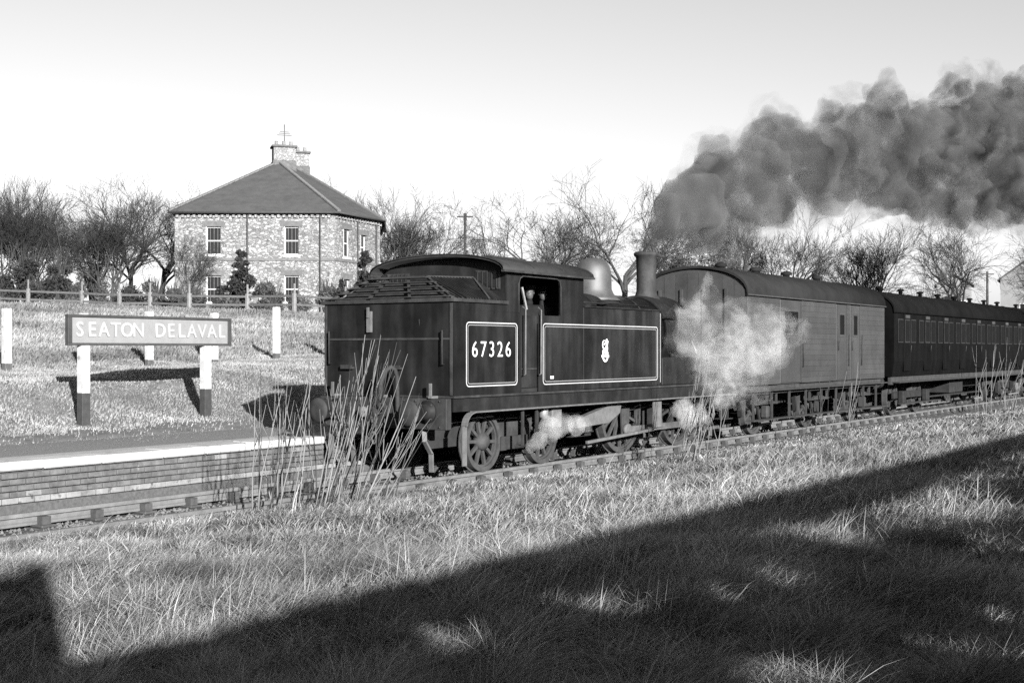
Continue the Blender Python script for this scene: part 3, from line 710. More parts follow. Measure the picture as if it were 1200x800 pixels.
# wheels and motion
for s in (-1, 1):
    for x in (16.5, 18.22): add_wheel(L, x, .47, s, 10)
    for x in (20.98, 23.3): add_wheel(L, x, .775, s, 16)
for x, r in ((16.5, .47), (18.22, .47), (20.98, .775), (23.3, .775)):
    MB().lathe([(.075,-.7),(.075,.7)], (x, 0, r), 'y', 12).build('axle', M['frame'], L)
for s in (-1, 1):
    ys = s*.93
    rd = MB().bar((20.98, ys, .43), (23.3, ys, .43), .045, .12)
    for x in (20.98, 23.3): rd.lathe([(.11,-.05),(.11,.05)], (x, ys, .43), 'y', 16)
    rd.build('coupling_rod', M['plate'], L)
    for x in (20.98, 23.3): MB().prism([(x-.16, .85), (x+.16, .85), (x+.12, .35), (x-.12, .35)], 'y', s*.87, s*.90).build('crank', M['wheelm'], L)
    bf = MB().box(16.1, 18.7, s*.60, s*.63, .42, .74).box(16.95, 17.75, s*.80, s*.84, .30, .52)
    bf.build('bogie_frame', M['frame'], L)
    for x in (16.5, 18.22, 20.98, 23.3):
        r = .47 if x < 19 else .775
        sp = MB()
        for k in range(5): sp.bar((x-.4+.06*k, s*(.80 if r > .5 else .66), r+.30+.022*k-.1*(1)), (x+.4-.06*k, s*(.80 if r > .5 else .66), r+.30+.022*k-.1), .07, .02)
        sp.build('leaf_spring', M['frame'], L)
    for x in (19.75, 22.2):
        bh = MB().bar((x, s*.76, 1.1), (x+.12, s*.76, .45), .05, .04).box(x+.02, x+.14, s*.70, s*.82, .45, .8)
        bh.build('brake_hanger', M['frame'], L)
    # step plate in front of the driving wheels, with its tread
    MB().box(21.46, 21.78, s*1.215, s*1.24, .46, .974).bbox(21.42, 21.82, min(s*1.1, s*1.36), max(s*1.1, s*1.36), .44, .459, .004).build('running_step', M['plate'], L)
    MB().bar((21.5, s*1.2, .42), (19.3, s*1.05, .30), .05, .05).build('brake_rod', M['plate'], L)
    # sloping casing beside the driving wheel
    MB().prism([(18.75, .72), (20.2, .97), (20.35, .92), (20.3, .78), (19.9, .62), (18.8, .58)], 'y', s*1.05, s*1.16).build('sloping_casing', M['plate'], L)
    # injector and pipes under the cab
    MB().tube([(17.55, s*1.12, 1.18), (17.56, s*1.14, .7), (17.58, s*1.14, .45), (17.68, s*1.12, .36), (17.95, s*1.05, .36)], .035, 8).build('injector_pipe', M['blackend'], L)
    MB().tube([(17.78, s*1.12, 1.18), (17.78, s*1.14, .8), (17.74, s*1.12, .56), (17.64, s*1.1, .46)], .028, 8).build('injector_pipe', M['blackend'], L)
    MB().lathe([(.05,-.14),(.08,-.1),(.08,.06),(.05,.12)], (17.78, s*1.12, .92), 'z', 12).build('injector', M['steel'], L)
    MB().bbox(17.95, 18.25, min(s*1.0, s*1.19), max(s*1.0, s*1.19), .62, 1.17, .02).build('sand_hopper', M['plate'], L)
    MB().tube([(22.9, s*1.1, 1.19), (22.9, s*.95, .7), (22.6, s*.78, .25), (22.5, s*.77, .12)], .022, 6).build('sand_pipe', M['frame'], L)
    MB().bar((24.7, s*1.2, 1.0), (24.7, s*1.2, .5), .03, .2).bbox(24.5, 24.9, min(s*1.06, s*1.32), max(s*1.06, s*1.32), .47, .49, .004).build('front_step', M['frame'], L)
MB().box(23.9, 24.9, -.55, .55, .5, 1.199).build('cylinder_block', M['cabdark'], L)
MB().box(16.2, 18.6, -.5, .5, .5, .9).build('bogie_stretcher', M['cabdark'], L)
MB().box(19.6, 20.3, -.55, .55, .35, 1.19).box(20.4, 22.6, -.4, .4, .7, 1.19).build('ashpan', M['cabdark'], L)

# ------------------------------------------------------------------ luggage van
def roof_part(parent, x0, x1, w, z0, z1, mt, n=18):
    ro = arc_roof(w, z0, z1, n, .82)
    o = MB().prism(ro + [(y*.985, z-.05) for y, z in ro[::-1]], 'x', x0, x1, True).build('roof', mt, parent); return o, ro

van = thing('luggage_van', (30, 0, 0), 'grey boarded luggage van coupled to the smokebox end of the locomotive', 'railway van')
X0, X1 = 25.72, 35.15
W = 1.29; Z0, Z1 = 1.14, 3.12
core = [(-W+.03, Z0), (-W+.03, Z1)] + [(y*.97, z-.04) for y, z in arc_roof(W, Z1, 3.72, 14, .82)[1:-1]] + [(W-.03, Z1), (W-.03, Z0)]
body = MB().prism(core, 'x', X0+.03, X1-.03).build('body', M['vanend'], van)
r_, ro = roof_part(van, X0-.04, X1+.04, W+.03, Z1, 3.76, M['vanroof'])
for s in (-1, 1):
    MB().box(X0-.04, X1+.04, min(s*(W+.0), s*(W+.045)), max(s*W, s*(W+.045)), 3.09, 3.118).build('rain_gutter', M['vanend'], r_)
# horizontal side boards between the doors
panels = []
doors = [(27.6, 28.9), (31.3, 32.1), (32.35, 33.1)]
segs = [(X0, 27.58), (28.92, 31.28), (32.12, 32.33), (33.12, X1)]
nrow = 15; bh = (3.085-Z0)/nrow
for a, b2 in segs:
    for k in range(nrow):
        z = Z0 + k*bh
        for s in (-1, 1):
            MB().bbox(a+.002, b2-.002, min(s*(W-.029), s*(W+random.uniform(-.002,.002))), max(s*(W-.029), s*(W+random.uniform(-.002,.002))), z+.0012, z+bh-.0012, .0015).build('board', M['van'], body)
for a, b2 in doors:
    for s in (-1, 1):
        d = MB().bbox(a+.01, b2-.01, min(s*(W-.029), s*(W-.006)), max(s*(W-.029), s*(W-.006)), Z0+.02, 3.06, .006).build('door', M['van'], van)
        for x in (a+.03, b2-.06): MB().box(x, x+.03, min(s*(W-.005), s*(W+.008)), max(s*(W-.005), s*(W+.008)), Z0+.05, 3.03).build('door_batten', M['van'], d)
        MB().tube([(a+.08, s*(W+.03), 1.9), (a+.08, s*(W+.04), 2.15)], .012, 6).build('door_handle', M['frame'], d)
        MB().tube([(b2+.05, s*(W+.03), 1.5), (b2+.05, s*(W+.05), 2.3)], .012, 6).build('grab_rail', M['frame'], d)
        wn_ = MB().box(a+.2, b2-.2, min(s*(W-.005), s*(W+.006)), max(s*(W-.005), s*(W+.006)), 2.25, 2.85).build('door_window', M['vanend'], d)
        MB().box(a+.24, b2-.24, min(s*(W+.007), s*(W+.010)), max(s*(W+.007), s*(W+.010)), 2.30, 2.80).build('pane', M['dullglass'], wn_)
for s, xe in ((-1, X0), (1, X1)):
    for k in range(9):
        y0 = -W+.03 + k*(2*W-.06)/9; y1 = y0 + (2*W-.06)/9
        f = lambda y: Z1 + (3.66-Z1)*max(0, 1-(y/W)**2)**.45
        MB().prism([(y0+.004, Z0), (y0+.004, f(y0+.004)-.05), (y1-.004, f(y1-.004)-.05), (y1-.004, Z0)], 'x', xe + (0 if s < 0 else -.03), xe + (.03 if s < 0 else 0)).build('end_board', M['vanend'], body)
    for y in (-.8, -.27, .27, .8): MB().box(xe-.04 if s < 0 else xe+.002, xe-.002 if s < 0 else xe+.04, y-.03, y+.03, Z0, 3.25).build('end_stanchion', M['vanend'], body)
for x in (27.2, 29.2, 31.2, 33.4): MB().lathe([(.09,-.05),(.09,.06),(.15,.07),(.13,.14),(.02,.17)], (x, 0, 3.76), 'z', 14).build('roof_ventilator', M['vanroof'], r_)
def underframe(v, x0, x1, axles, r=.53, six=True):
    for s in (-1, 1):
        MB().box(x0, x1, s*1.12, s*1.2, .93, 1.137).build('solebar', M['stepm'], v)
        for xb in (x0, x1): add_buffer(v, xb, s*.87, 1.0, -1 if xb == x0 else 1)
        for x in axles:
            add_wheel(v, x, r, s, 8)
            MB().prism([(x-.42, .925), (x-.12, .30), (x+.12, .30), (x+.42, .925), (x+.28, .925), (x+.14, .5), (x-.14, .5), (x-.28, .925)], 'y', s*1.0, s*1.03).build('axle_guard', M['under'], v)
            MB().bbox(x-.12, x+.12, min(s*1.031, s*1.2), max(s*1.031, s*1.2), .38, .66, .03).build('axle_box', M['stepm'], v)
            sp = MB()
            for k in range(5): sp.bar((x-.62+.1*k, s*1.12, .70+.02*k), (x+.62-.1*k, s*1.12, .70+.02*k), .08, .018)
            sp.build('leaf_spring', M['stepm'], v)
            for q in (-.6, .6): MB().bar((x+q, s*1.12, .92), (x+q, s*1.12, .68), .05, .04).build('spring_hanger', M['stepm'], v)
            MB().prism([(x-.75, .92), (x-.68, .92), (x-.55, .42), (x-.6, .42)], 'y', s*.7, s*.8).build('brake_shoe', M['under'], v)
    for x in axles: MB().lathe([(.07,-.7),(.07,.7)], (x, 0, r), 'y', 10).build('axle', M['under'], v)
    MB().box(x0+.2, x1-.2, -.4, .4, .62, 1.12).build('underframe_girder', M['cabdark'], v)
underframe(van, X0+.05, X1-.05, (27.15, 30.45, 33.75))
for s in (-1, 1):
    MB().bbox(X0+.1, X1-.1, min(s*1.2, s*1.4), max(s*1.2, s*1.4), .36, .385, .004).build('lower_stepboard', M['stepm'], van)
    MB().bbox(X0+.0, X1-.0, min(s*1.2, s*1.38), max(s*1.2, s*1.38), 1.0, 1.03, .004).build('upper_stepboard', M['stepm'], van)
    for x in np.arange(X0+.4, X1, 1.05): MB().bar((x, s*1.25, 1.0), (x, s*1.25, .38), .03, .05).build('step_hanger', M['stepm'], van)

# ------------------------------------------------------------------ compartment coaches
def make_coach(x0, x1, label):
    c = thing('passenger_coach', ((x0+x1)/2, 0, 0), label, 'railway coach', 'coaches behind the luggage van')
    W = 1.31; Z0, Z1 = 1.16, 3.0
    core = [(-W+.06, Z0), (-W, 1.6), (-W, Z1)] + [(y*.97, z-.04) for y, z in arc_roof(W, Z1, 3.62, 14, .82)[1:-1]] + [(W, Z1), (W, 1.6), (W-.06, Z0)]
    bd = MB().prism(core, 'x', x0, x1).build('body', M['coachp'], c)
    r_, _ = roof_part(c, x0-.03, x1+.03, W+.03, Z1, 3.66, M['coachroof'])
    ncomp = 8; pitch = (x1-x0-.4)/ncomp
    for i in range(ncomp):
        xc = x0 + .2 + pitch*(i+.5)
        for s in (-1, 1):
            d = MB().bbox(xc-.32, xc+.32, min(s*(W-.01), s*(W+.012)), max(s*(W-.01), s*(W+.012)), 1.3, 2.95, .006).build('door', M['coachp'], c)
            wn_ = MB().box(xc-.24, xc+.24, min(s*(W+.0125), s*(W+.02)), max(s*(W+.0125), s*(W+.02)), 2.12, 2.8).build('door_window', M['under'], d)
            MB().box(xc-.20, xc+.20, min(s*(W+.021), s*(W+.024)), max(s*(W+.021), s*(W+.024)), 2.16, 2.76).build('pane', M['dullglass'], wn_)
            MB().tube([(xc+.26, s*(W+.03), 1.85), (xc+.26, s*(W+.05), 2.05)], .012, 6).build('door_handle', M['frame'], d)
            MB().box(xc-.2, xc+.2, min(s*(W+.013), s*(W+.03)), max(s*(W+.013), s*(W+.03)), 2.83, 2.92).build('ventilator_hood', M['vanend'], d)
            for q in (-.62, .62):
                w2 = MB().box(xc+q-.24, xc+q+.24, min(s*W+s*.002, s*(W+.01)), max(s*W+s*.002, s*(W+.01)), 2.12, 2.8).build('window', M['under'], c)
                MB().box(xc+q-.21, xc+q+.21, min(s*(W+.011), s*(W+.014)), max(s*(W+.011), s*(W+.014)), 2.15, 2.77).build('pane', M['dullglass'], w2)
        for yy in (-.5, .5): MB().lathe([(.06,-.08),(.06,.06),(.11,.07),(.1,.12),(.02,.14)], (xc, yy, 3.64), 'z', 12).build('roof_ventilator', M['coachroof'], r_)
    for s in (-1, 1):
        MB().box(x0+.05, x1-.05, s*1.12, s*1.2, .93, 1.157).build('solebar', M['stepm'], c)
        MB().bbox(x0+.2, x1-.2, min(s*1.2, s*1.42), max(s*1.2, s*1.42), .98, 1.01, .004).build('upper_stepboard', M['stepm'], c)
        for xb in (x0, x1): add_buffer(c, xb, s*.87, 1.0, -1 if xb == x0 else 1)
        for xb in (x0+2.6, x1-2.6):
            MB().box(xb-1.7, xb+1.7, s*.96, s*1.02, .5, .7).build('bogie_frame', M['under'], c)
            for x in (xb-1.2, xb+1.2):
                add_wheel(c, x, .53, s, 8)
                MB().bbox(x-.14, x+.14, min(s*1.021, s*1.2), max(s*1.021, s*1.2), .36, .72, .03).build('axle_box', M['under'], c)
            MB().bbox(xb-1.9, xb+1.9, min(s*1.2, s*1.4), max(s*1.2, s*1.4), .36, .385, .004).build('lower_stepboard', M['stepm'], c)
        MB().bar((x0+4.6, s*.9, .45), (x1-4.6, s*.9, .45), .05, .05).build('truss_rod', M['under'], c)
    MB().box(x0+.2, x1-.2, -.4, .4, .62, 1.15).build('underframe_girder', M['cabdark'], c)
    MB().bbox(x0+7, x0+8.6, -1.0, 1.0, .5, .92, .02).build('battery_box', M['under'], c)
    return c
c1 = make_coach(35.95, 52.8, 'dark compartment coach coupled behind the grey luggage van')
c2 = copy_tree(c1); c2.location.x += 17.6
c2['label'] = 'dark compartment coach at the tail, behind another coach'

# ------------------------------------------------------------------ station name board
SY = 6.3
sb_ = thing('station_name_board', (16.0, SY, .62), 'long station name board reading SEATON DELAVAL on two white posts', 'name board')
BX0, BX1, BZ0, BZ1 = 14.11, 17.93, 1.99, 2.53
pn = MB().box(BX0+.06, BX1-.06, SY-.03, SY+.02, BZ0+.04, BZ1-.04).build('panel', M['signpanel'], sb_)
MB().bbox(BX0, BX1, SY-.06, SY+.04, BZ0, BZ0+.045, .006).build('frame_rail', M['signframe'], sb_)
MB().bbox(BX0, BX1, SY-.06, SY+.04, BZ1-.045, BZ1, .006).build('frame_rail', M['signframe'], sb_)
MB().bbox(BX0, BX0+.085, SY-.058, SY+.038, BZ0+.046, BZ1-.046, .006).build('frame_stile', M['signframe'], sb_)
MB().bbox(BX1-.085, BX1, SY-.058, SY+.038, BZ0+.046, BZ1-.046, .006).build('frame_stile', M['signframe'], sb_)
txt = 'SEATON DELAVAL'; adv = (BX1-BX0-.5)/13
for i, ch in enumerate(txt):
    if ch == ' ': continue
    inst('letter', text_mesh(ch, .36, M['signletter'], .008, 1.0, .006), pn, (BX0+.25+adv*i, SY-.038, (BZ0+BZ1)/2), (R(90), 0, 0))
for x in (14.47, 17.30):
    gz = float(ground(x, SY)) - .15
    p = MB().bbox(x-.085, x+.085, SY-.075, SY+.075, 1.155, BZ0-.002, .008).box(x-.06, x+.06, SY+.021, SY+.09, BZ0-.001, BZ1-.06).build('post', M['postw'], sb_)
    MB().bbox(x-.087, x+.087, SY-.077, SY+.077, gz, 1.153, .008).build('post_foot', M['postb'], p)

# white fence posts on the bank behind the board
for x, h, lab in [(17.32, 1.38, 'white bank post standing clear beyond the S end of the name board'), (19.36, 1.34, 'white bank post behind the support post under the S of the name board'),
                  (21.3, 1.36, 'white bank post behind the middle of the name board'), (23.44, 1.38, 'white bank post behind the last letters of the name board'),
                  (25.73, 1.44, 'white bank post standing clear between the name board and the locomotive'), (27.97, 1.42, 'white bank post beside the bunker end of the locomotive')]:
    gz = float(ground(x, 12.6))
    t = thing('fence_post', (x, 12.6, gz), lab, 'post', 'white posts along the bank')
    MB().bbox(x-.09, x+.09, 12.53, 12.67, gz+.16, gz+h, .012).build('post_shaft', M['postw'], t)
    MB().bbox(x-.088, x+.088, 12.532, 12.668, gz-.2, gz+.158, .01).build('post_foot', M['fencew'], t)

# ------------------------------------------------------------------ post and rail fence below the house
def gpt(px, depth, dz=0):
    p = frame_to_world(px, 400, depth); p.z = float(ground(p.x, p.y)) + dz; return p
fa = [gpt(-70, 63), gpt(33, 63), gpt(96, 63), gpt(140, 62), gpt(176, 62), gpt(222, 61), gpt(290, 61), gpt(345, 60), gpt(405, 60), gpt(470, 60), gpt(540, 60)]
fence = thing('rail_fence', fa[3], 'weathered post and rail fence between the field and the house garden', 'fence')
for i, p in enumerate(fa):
    MB().bbox(p.x-.08, p.x+.08, p.y-.08, p.y+.08, p.z-.3, p.z+.95, .02).box(p.x-.03, p.x+.03, p.y-.03, p.y+.03, p.z+.95, p.z+1.4).build('post', M['fencep'], fence)
for p, q in zip(fa, fa[1:]):
    for h in (.42, .82):
        MB().bar(p + Vector((0, 0, h)), q + Vector((0, 0, h)), .06, .1).build('rail', M['fencew'], fence)

# ------------------------------------------------------------------ stone house
HZ = 4.0
hp = frame_to_world(298.5, 400, 82); hp.z = HZ
house = thing('stone_house', hp, 'square stone house with hipped slate roof and twin chimney stacks', 'house', None, TH - R(90))
EH = 6.72
FP = {'FL': (-5.11, 0), 'FR': (5.11, 0), 'B1': (7.45, 5.4), 'B2': (6.7, 13), 'BL': (-4.7, 13)}
def wall_spans(length, height, holes):
    xs_ = sorted({0.0, length, *[h[0] for h in holes], *[h[1] for h in holes]})
    out = []
    for a, b2 in zip(xs_, xs_[1:]):
        hs = sorted((h[2], h[3]) for h in holes if h[0] < (a+b2)/2 < h[1])
        z = -.6
        for h0, h1 in hs: out.append((a, b2, z, h0)); z = h1
        out.append((a, b2, z, height))
    return out
def house_wall(p, q, holes, thick=.4):
    a = math.atan2(q[1]-p[1], q[0]-p[0]); Lw = math.hypot(q[0]-p[0], q[1]-p[1])
    mb = MB()
    for x0, x1, z0, z1 in wall_spans(Lw, EH, holes): mb.box(x0, x1, 0, thick, z0, z1)
    w = inst('wall', mb.mesh('wall', M['rubble']), house, (p[0], p[1], 0), (0, 0, a), local=True)
    for x0, x1, z0, z1 in holes:
        wd = MB().box(x0, x1, .16, .22, z0, z0+.07).box(x0, x1, .16, .22, z1-.07, z1).box(x0, x0+.07, .16, .22, z0+.07, z1-.07).box(x1-.07, x1, .16, .22, z0+.07, z1-.07)
        wd.box(x0+.07, x1-.07, .15, .21, (z0+z1)/2-.03, (z0+z1)/2+.03)
        
        wo_ = wd.build('window', M['paintw'], w, True)
        gb = MB()
        for k in (1, 2, 3): xx = x0 + (x1-x0)*k/4; gb.box(xx-.015, xx+.015, .165, .186, z0+.07, z1-.07)
        gb.build('glazing_bars', M['lintel'], wo_, True)
        MB().box(x0+.07, x1-.07, .19, .196, z0+.07, z1-.07).build('pane', M['glass'], wo_, True)
        MB().bbox(x0-.1, x1+.1, -.08, .14, z0-.14, z0-.003, .01).build('sill', M['paintw'], wo_, True)
        MB().bbox(x0-.22, x1+.22, -.03, .14, z1+.003, z1+.36, .01).build('lintel', M['lintel'], wo_, True)
        MB().box(x0-.002, x0+.03, -.012, .15, z0, z1).build('jamb', M['paintw'], wo_, True)
    # string course and dentils under the eaves
    MB().box(0, Lw, -.06, -.003, 3.62, 3.78).build('string_course', M['lintel'], w, True)
    n = int(Lw/.36)
    for k in range(n): MB().box(k*.36+.08, k*.36+.25, -.14, -.003, EH-.34, EH-.14).build('dentil', M['chimstone'], w, True)
    MB().box(-.05, Lw+.05, -.2, -.003, EH-.14, EH-.002).build('cornice', M['lintel'], w, True)
    # quoins at both ends
    for e in (0, 1):
        for k in range(16):
            wq = .5 if k % 2 else .32; z = k*.42
            if z+.4 > EH-.4 or abs(z+.2-3.7) < .32: continue
            MB().bbox(0 if e == 0 else Lw-wq, wq if e == 0 else Lw, -.025, -.003, z, z+.40, .006).build('quoin', M['chimstone'], w, True)
    return w
house_wall(FP['FL'], FP['FR'], [(1.99, 2.95, 4.01, 5.81), (7.0, 7.93, 4.01, 5.81), (1.99, 2.95, .95, 2.67), (7.0, 7.93, .95, 2.67)])
fw_ = house_wall(FP['FR'], FP['B1'], [(1.1, 1.95, 3.95, 5.75), (3.3, 4.1, 3.95, 5.55), (1.1, 1.95, 1.0, 2.5)])
house_wall(FP['B1'], FP['B2'], [(1.2, 2.0, 3.95, 5.5)])
house_wall(FP['B2'], FP['BL'], [])
house_wall(FP['BL'], FP['FL'], [])
def grow_fp(k, d):
    x, y = FP[k]; return (x + (d if x > 0 else -d), y + (d if y > 6 else (-d if y < 1 else 0)))
G = {k: grow_fp(k, .35) for k in FP}
Ap, Bp = Vector((.41, 6.2, 10.85)), Vector((1.14, 9.7, 10.85))
def slope(pts, name='roof_slope'):
    # two coats: slates laid as courses so the edges step
    P = [Vector(p) for p in pts]
    n = (P[1]-P[0]).cross(P[2]-P[0]).normalized()
    if n.z < 0: n = -n
    vs = P + [p - n*.12 for p in P]; k = len(P)
    f = [tuple(range(k)), tuple(range(2*k-1, k-1, -1))] + [(i, k+i, k+(i+1) % k, (i+1) % k) for i in range(k)]
    return MB().add(vs, f).build(name, M['slate'], house, True)
e = EH + .02
g3 = {k: Vector((G[k][0], G[k][1], e)) for k in G}
slope([g3['FL'], g3['FR'], Ap]); slope([g3['FR'], g3['B1'], Ap]); slope([g3['B1'], Bp, Ap]); slope([g3['B1'], g3['B2'], Bp]); slope([g3['B2'], g3['BL'], Bp])
slope([g3['BL'], g3['FL'], Ap]); slope([g3['BL'], Ap, Bp])
for a, b2 in ((g3['FL'], Ap), (g3['FR'], Ap), (Ap, Bp), (g3['B1'], Bp), (g3['B2'], Bp), (g3['BL'], Bp)):
    n = max(2, int((b2-a).length/.45))
    rr = MB()
    for k in range(n):
        p, q = a.lerp(b2, k/n), a.lerp(b2, (k+.94)/n); up = Vector((0, 0, .05)); rr.bar(p+up, q+up*1.3, .24, .1)
    rr.build('ridge_tiles', M['ridge'], house, True)
gt = MB()
for a, b2 in (('FL', 'FR'), ('FR', 'B1'), ('B1', 'B2')):
    gt.tube([Vector((*G[a], EH-.04)), Vector((*G[b2], EH-.04))], .07, 6)
gt.build('eaves_gutter', M['signframe'], house, True)
for x, y in ((4.2, -.1), (-.45, -.1), (6.3, 2.6), (7.3, 4.8)):
    MB().tube([(x, y, 0), (x, y, EH-.15)], .05, 6).build('downpipe', M['signframe'], house, True)
def stack(x, y, w, d, z0, z1, rot, npots):
    s = thing('chimney_stack', (0, 0, 0), None, None); s.location = (x, y, 0); s.rotation_euler = (0, 0, rot); setpar(s, house, True)
    bs = MB().bbox(-w/2-.06, w/2+.06, -d/2-.06, d/2+.06, z0, z1-1.08, .03).build('stack_base', M['darkstone'], s, True)
    MB().bbox(-w/2, w/2, -d/2, d/2, z1-1.078, z1-.152, .03).build('stack_shaft', M['chimstone'], s, True)
    MB().bbox(-w/2-.12, w/2+.12, -d/2-.12, d/2+.12, z1-.15, z1, .04).build('stack_cap', M['darkstone'], s, True)
    for k in range(npots):
        xx = -w/2 + w*(k+.5)/npots
        MB().lathe([(.13,0),(.12,.2),(.10,.28),(.12,.3),(.12,.33)], (xx, 0, z1), 'z', 12).build('chimney_pot', M['render'], s, True)
    return s
s1 = stack(.68, 6.6, 1.5, 1.1, 9.9, 12.0, .30, 3)
stack(1.35, 9.9, 1.0, .9, 9.9, 12.1, .30, 2)
ae = MB().tube([(.05, 0, 12.0), (.05, 0, 13.5)], .03, 5)
for k in range(3): ae.tube([(.05-.5+.1*k, -.05, 12.75+.12*k), (.05+.5-.1*k, .05, 12.75+.12*k)], .018, 4)
ae.build('aerial', M['iron'], s1, True)

# ------------------------------------------------------------------ far cottages on the right, telegraph poles
def cottage(px, depth, w, d, eh, rh, label, hip=False, chim=True, turn=0):
    p = gpt(px, depth); c = thing('far_cottage', p, label, 'cottage', None, TH - R(90) + turn)
    MB().prism([(-w/2, -1), (-w/2, eh), (0, eh+rh-.1), (w/2, eh), (w/2, -1)], 'y', 0, d).build('wall', M['render'], c, True)
    for s in (-1, 1):
        MB().prism([(s*(w/2+.35), eh-.25), (0, eh+rh), (0, eh+rh+.16), (s*(w/2+.35), eh-.09)], 'y', -.3, d+.3).build('roof_slope', M['slate'], c, True)
    for x in (-w/4, w/4):
        for z in (.9, 3.6):
            if z + 1.4 > eh: continue
            f = MB().box(x-.5, x+.5, -.05, -.002, z, z+1.4).build('window', M['paintw'], c, True)
            MB().box(x-.42, x+.42, -.06, -.051, z+.08, z+1.32).build('pane', M['glass'], f, True)
    if chim:
        s = MB().bbox(-w/2+.2, -w/2+1.3, 1, 1.9, eh-.3, eh+rh+.3, .03).build('chimney_stack', M['darkstone'], c, True)
        for k in (0, 1): MB().lathe([(.14,0),(.12,.5)], (-w/2+.5+.5*k, 1.45, eh+rh+.3), 'z', 10).build('chimney_pot', M['pot'], s, True)
    return c
cottage(1228, 150, 10.4, 9, 7.9, 3.9, 'pale rendered cottage with gabled slate roof beyond the tail coach', chim=False, turn=-R(24))
cottage(1118, 175, 4.5, 6, 7.2, 1.3, 'low pale cottage between the bare trees beyond the dark coach', chim=True, turn=-R(19))
def tpole(px, depth, ytop, label, arms=1):
    p = gpt(px, depth); top = 1.91 + (410-ytop)*depth/1500
    t = thing('telegraph_pole', p, label, 'telegraph pole')
    MB().tube([(p.x, p.y, p.z-.3), (p.x, p.y, top)], [.14, .10], 8).build('pole', M['bark'], t)
    for k in range(arms):
        MB().bar((p.x-.6*RX, p.y-.6*RY, top-.25-.4*k), (p.x+.6*RX, p.y+.6*RY, top-.25-.4*k), .09, .1).build('crossarm', M['bark'], t)
    return t
tpole(545, 95, 250, 'dark telegraph pole between bare trees behind the locomotive cab', 1)
tpole(1157, 120, 318, 'short telegraph pole beside the pale gabled cottage', 1)

# ------------------------------------------------------------------ bare winter trees
def segs_mesh(name, segs, k, mt):
    a = np.array([s[0] for s in segs]); b = np.array([s[1] for s in segs]); r0 = np.array([s[2] for s in segs]); r1 = np.array([s[3] for s in segs])
    d = b - a; ln = np.linalg.norm(d, axis=1, keepdims=True); d = d/np.maximum(ln, 1e-6)
    up = np.tile(np.array([.31, .17, .93]), (len(a), 1)); u = np.cross(d, up); u /= np.maximum(np.linalg.norm(u, axis=1, keepdims=True), 1e-3); w = np.cross(d, u)
    n = len(a); V = np.zeros((n, 2*k, 3))
    for i in range(k):
        t = 2*PI*i/k; o = u*math.cos(t) + w*math.sin(t)
        V[:, i] = a + o*r0[:, None]; V[:, k+i] = b + o*r1[:, None]
    base = (np.arange(n)*2*k)[:, None]
    F = np.concatenate([base + np.array([[i, (i+1) % k, k+(i+1) % k, k+i]]) for i in range(k)], 0)
    return np_mesh(name, V.reshape(-1, 3), F, mt, smooth=True)

def make_tree(seed, H, spread=.9, trunkf=.28, stems=1, lv=(5, 5, 5, 5, 4), up=.24):
    rnd = random.Random(seed); limbs = []; twigs = []
    def vec(): return Vector((rnd.gauss(0, 1), rnd.gauss(0, 1), rnd.gauss(0, 1))).normalized()
    def grow(p, d, ln, r, level):
        n = 4 if level < 3 else (2 if level == 3 else 1)
        pts = [p]; dirs = [d]; rr = [r]
        for i in range(n):
            d = (d + vec()*(.26 if level else .08) + Vector((0, 0, up*.12 if level else 0))).normalized()
            p = p + d*ln/n; r2 = r*(1 - .5*(i+1)/n)
            (limbs if level < 3 else twigs).append((tuple(pts[-1]), tuple(p), rr[-1], r2))
            pts.append(p); dirs.append(d); rr.append(r2)
        if level >= 5: return
        c = lv[min(level, len(lv)-1)]
        for k in range(c):
            t = 1 - (k/c)*(.45 if level == 0 else .75); f = t*n; i = min(n-1, int(f)); q = pts[i].lerp(pts[i+1], f-i)
            ax = vec(); side = (ax - dirs[i+1]*ax.dot(dirs[i+1])).normalized()
            nd = (dirs[i+1]*(1.0 if level else .8) + side*spread*rnd.uniform(.55, 1.0) + Vector((0, 0, up*.5))).normalized()
            grow(q, nd, ln*rnd.uniform(.5, .8)*(1.5 if level == 0 else .95), max(.0095, rr[i]*rnd.uniform(.5, .68)), level+1)
    for s in range(stems):
        a = rnd.uniform(0, 2*PI); tilt = 0.03 if stems == 1 else .22
        grow(Vector((.15*math.cos(a)*(stems > 1), .15*math.sin(a)*(stems > 1), -.2)), Vector((tilt*math.cos(a), tilt*math.sin(a), 1)).normalized(), H*trunkf, H*.024/(stems**.4), 0)
    zt = max(s[1][2] for s in twigs); sc = H/zt
    def S(L): return [(tuple(c*sc for c in s[0]), tuple(c*sc for c in s[1]), s[2], s[3]) for s in L]
    return segs_mesh('trunk', S(limbs), 6, M['bark']), segs_mesh('crown', S(twigs), 3, M['twig'])

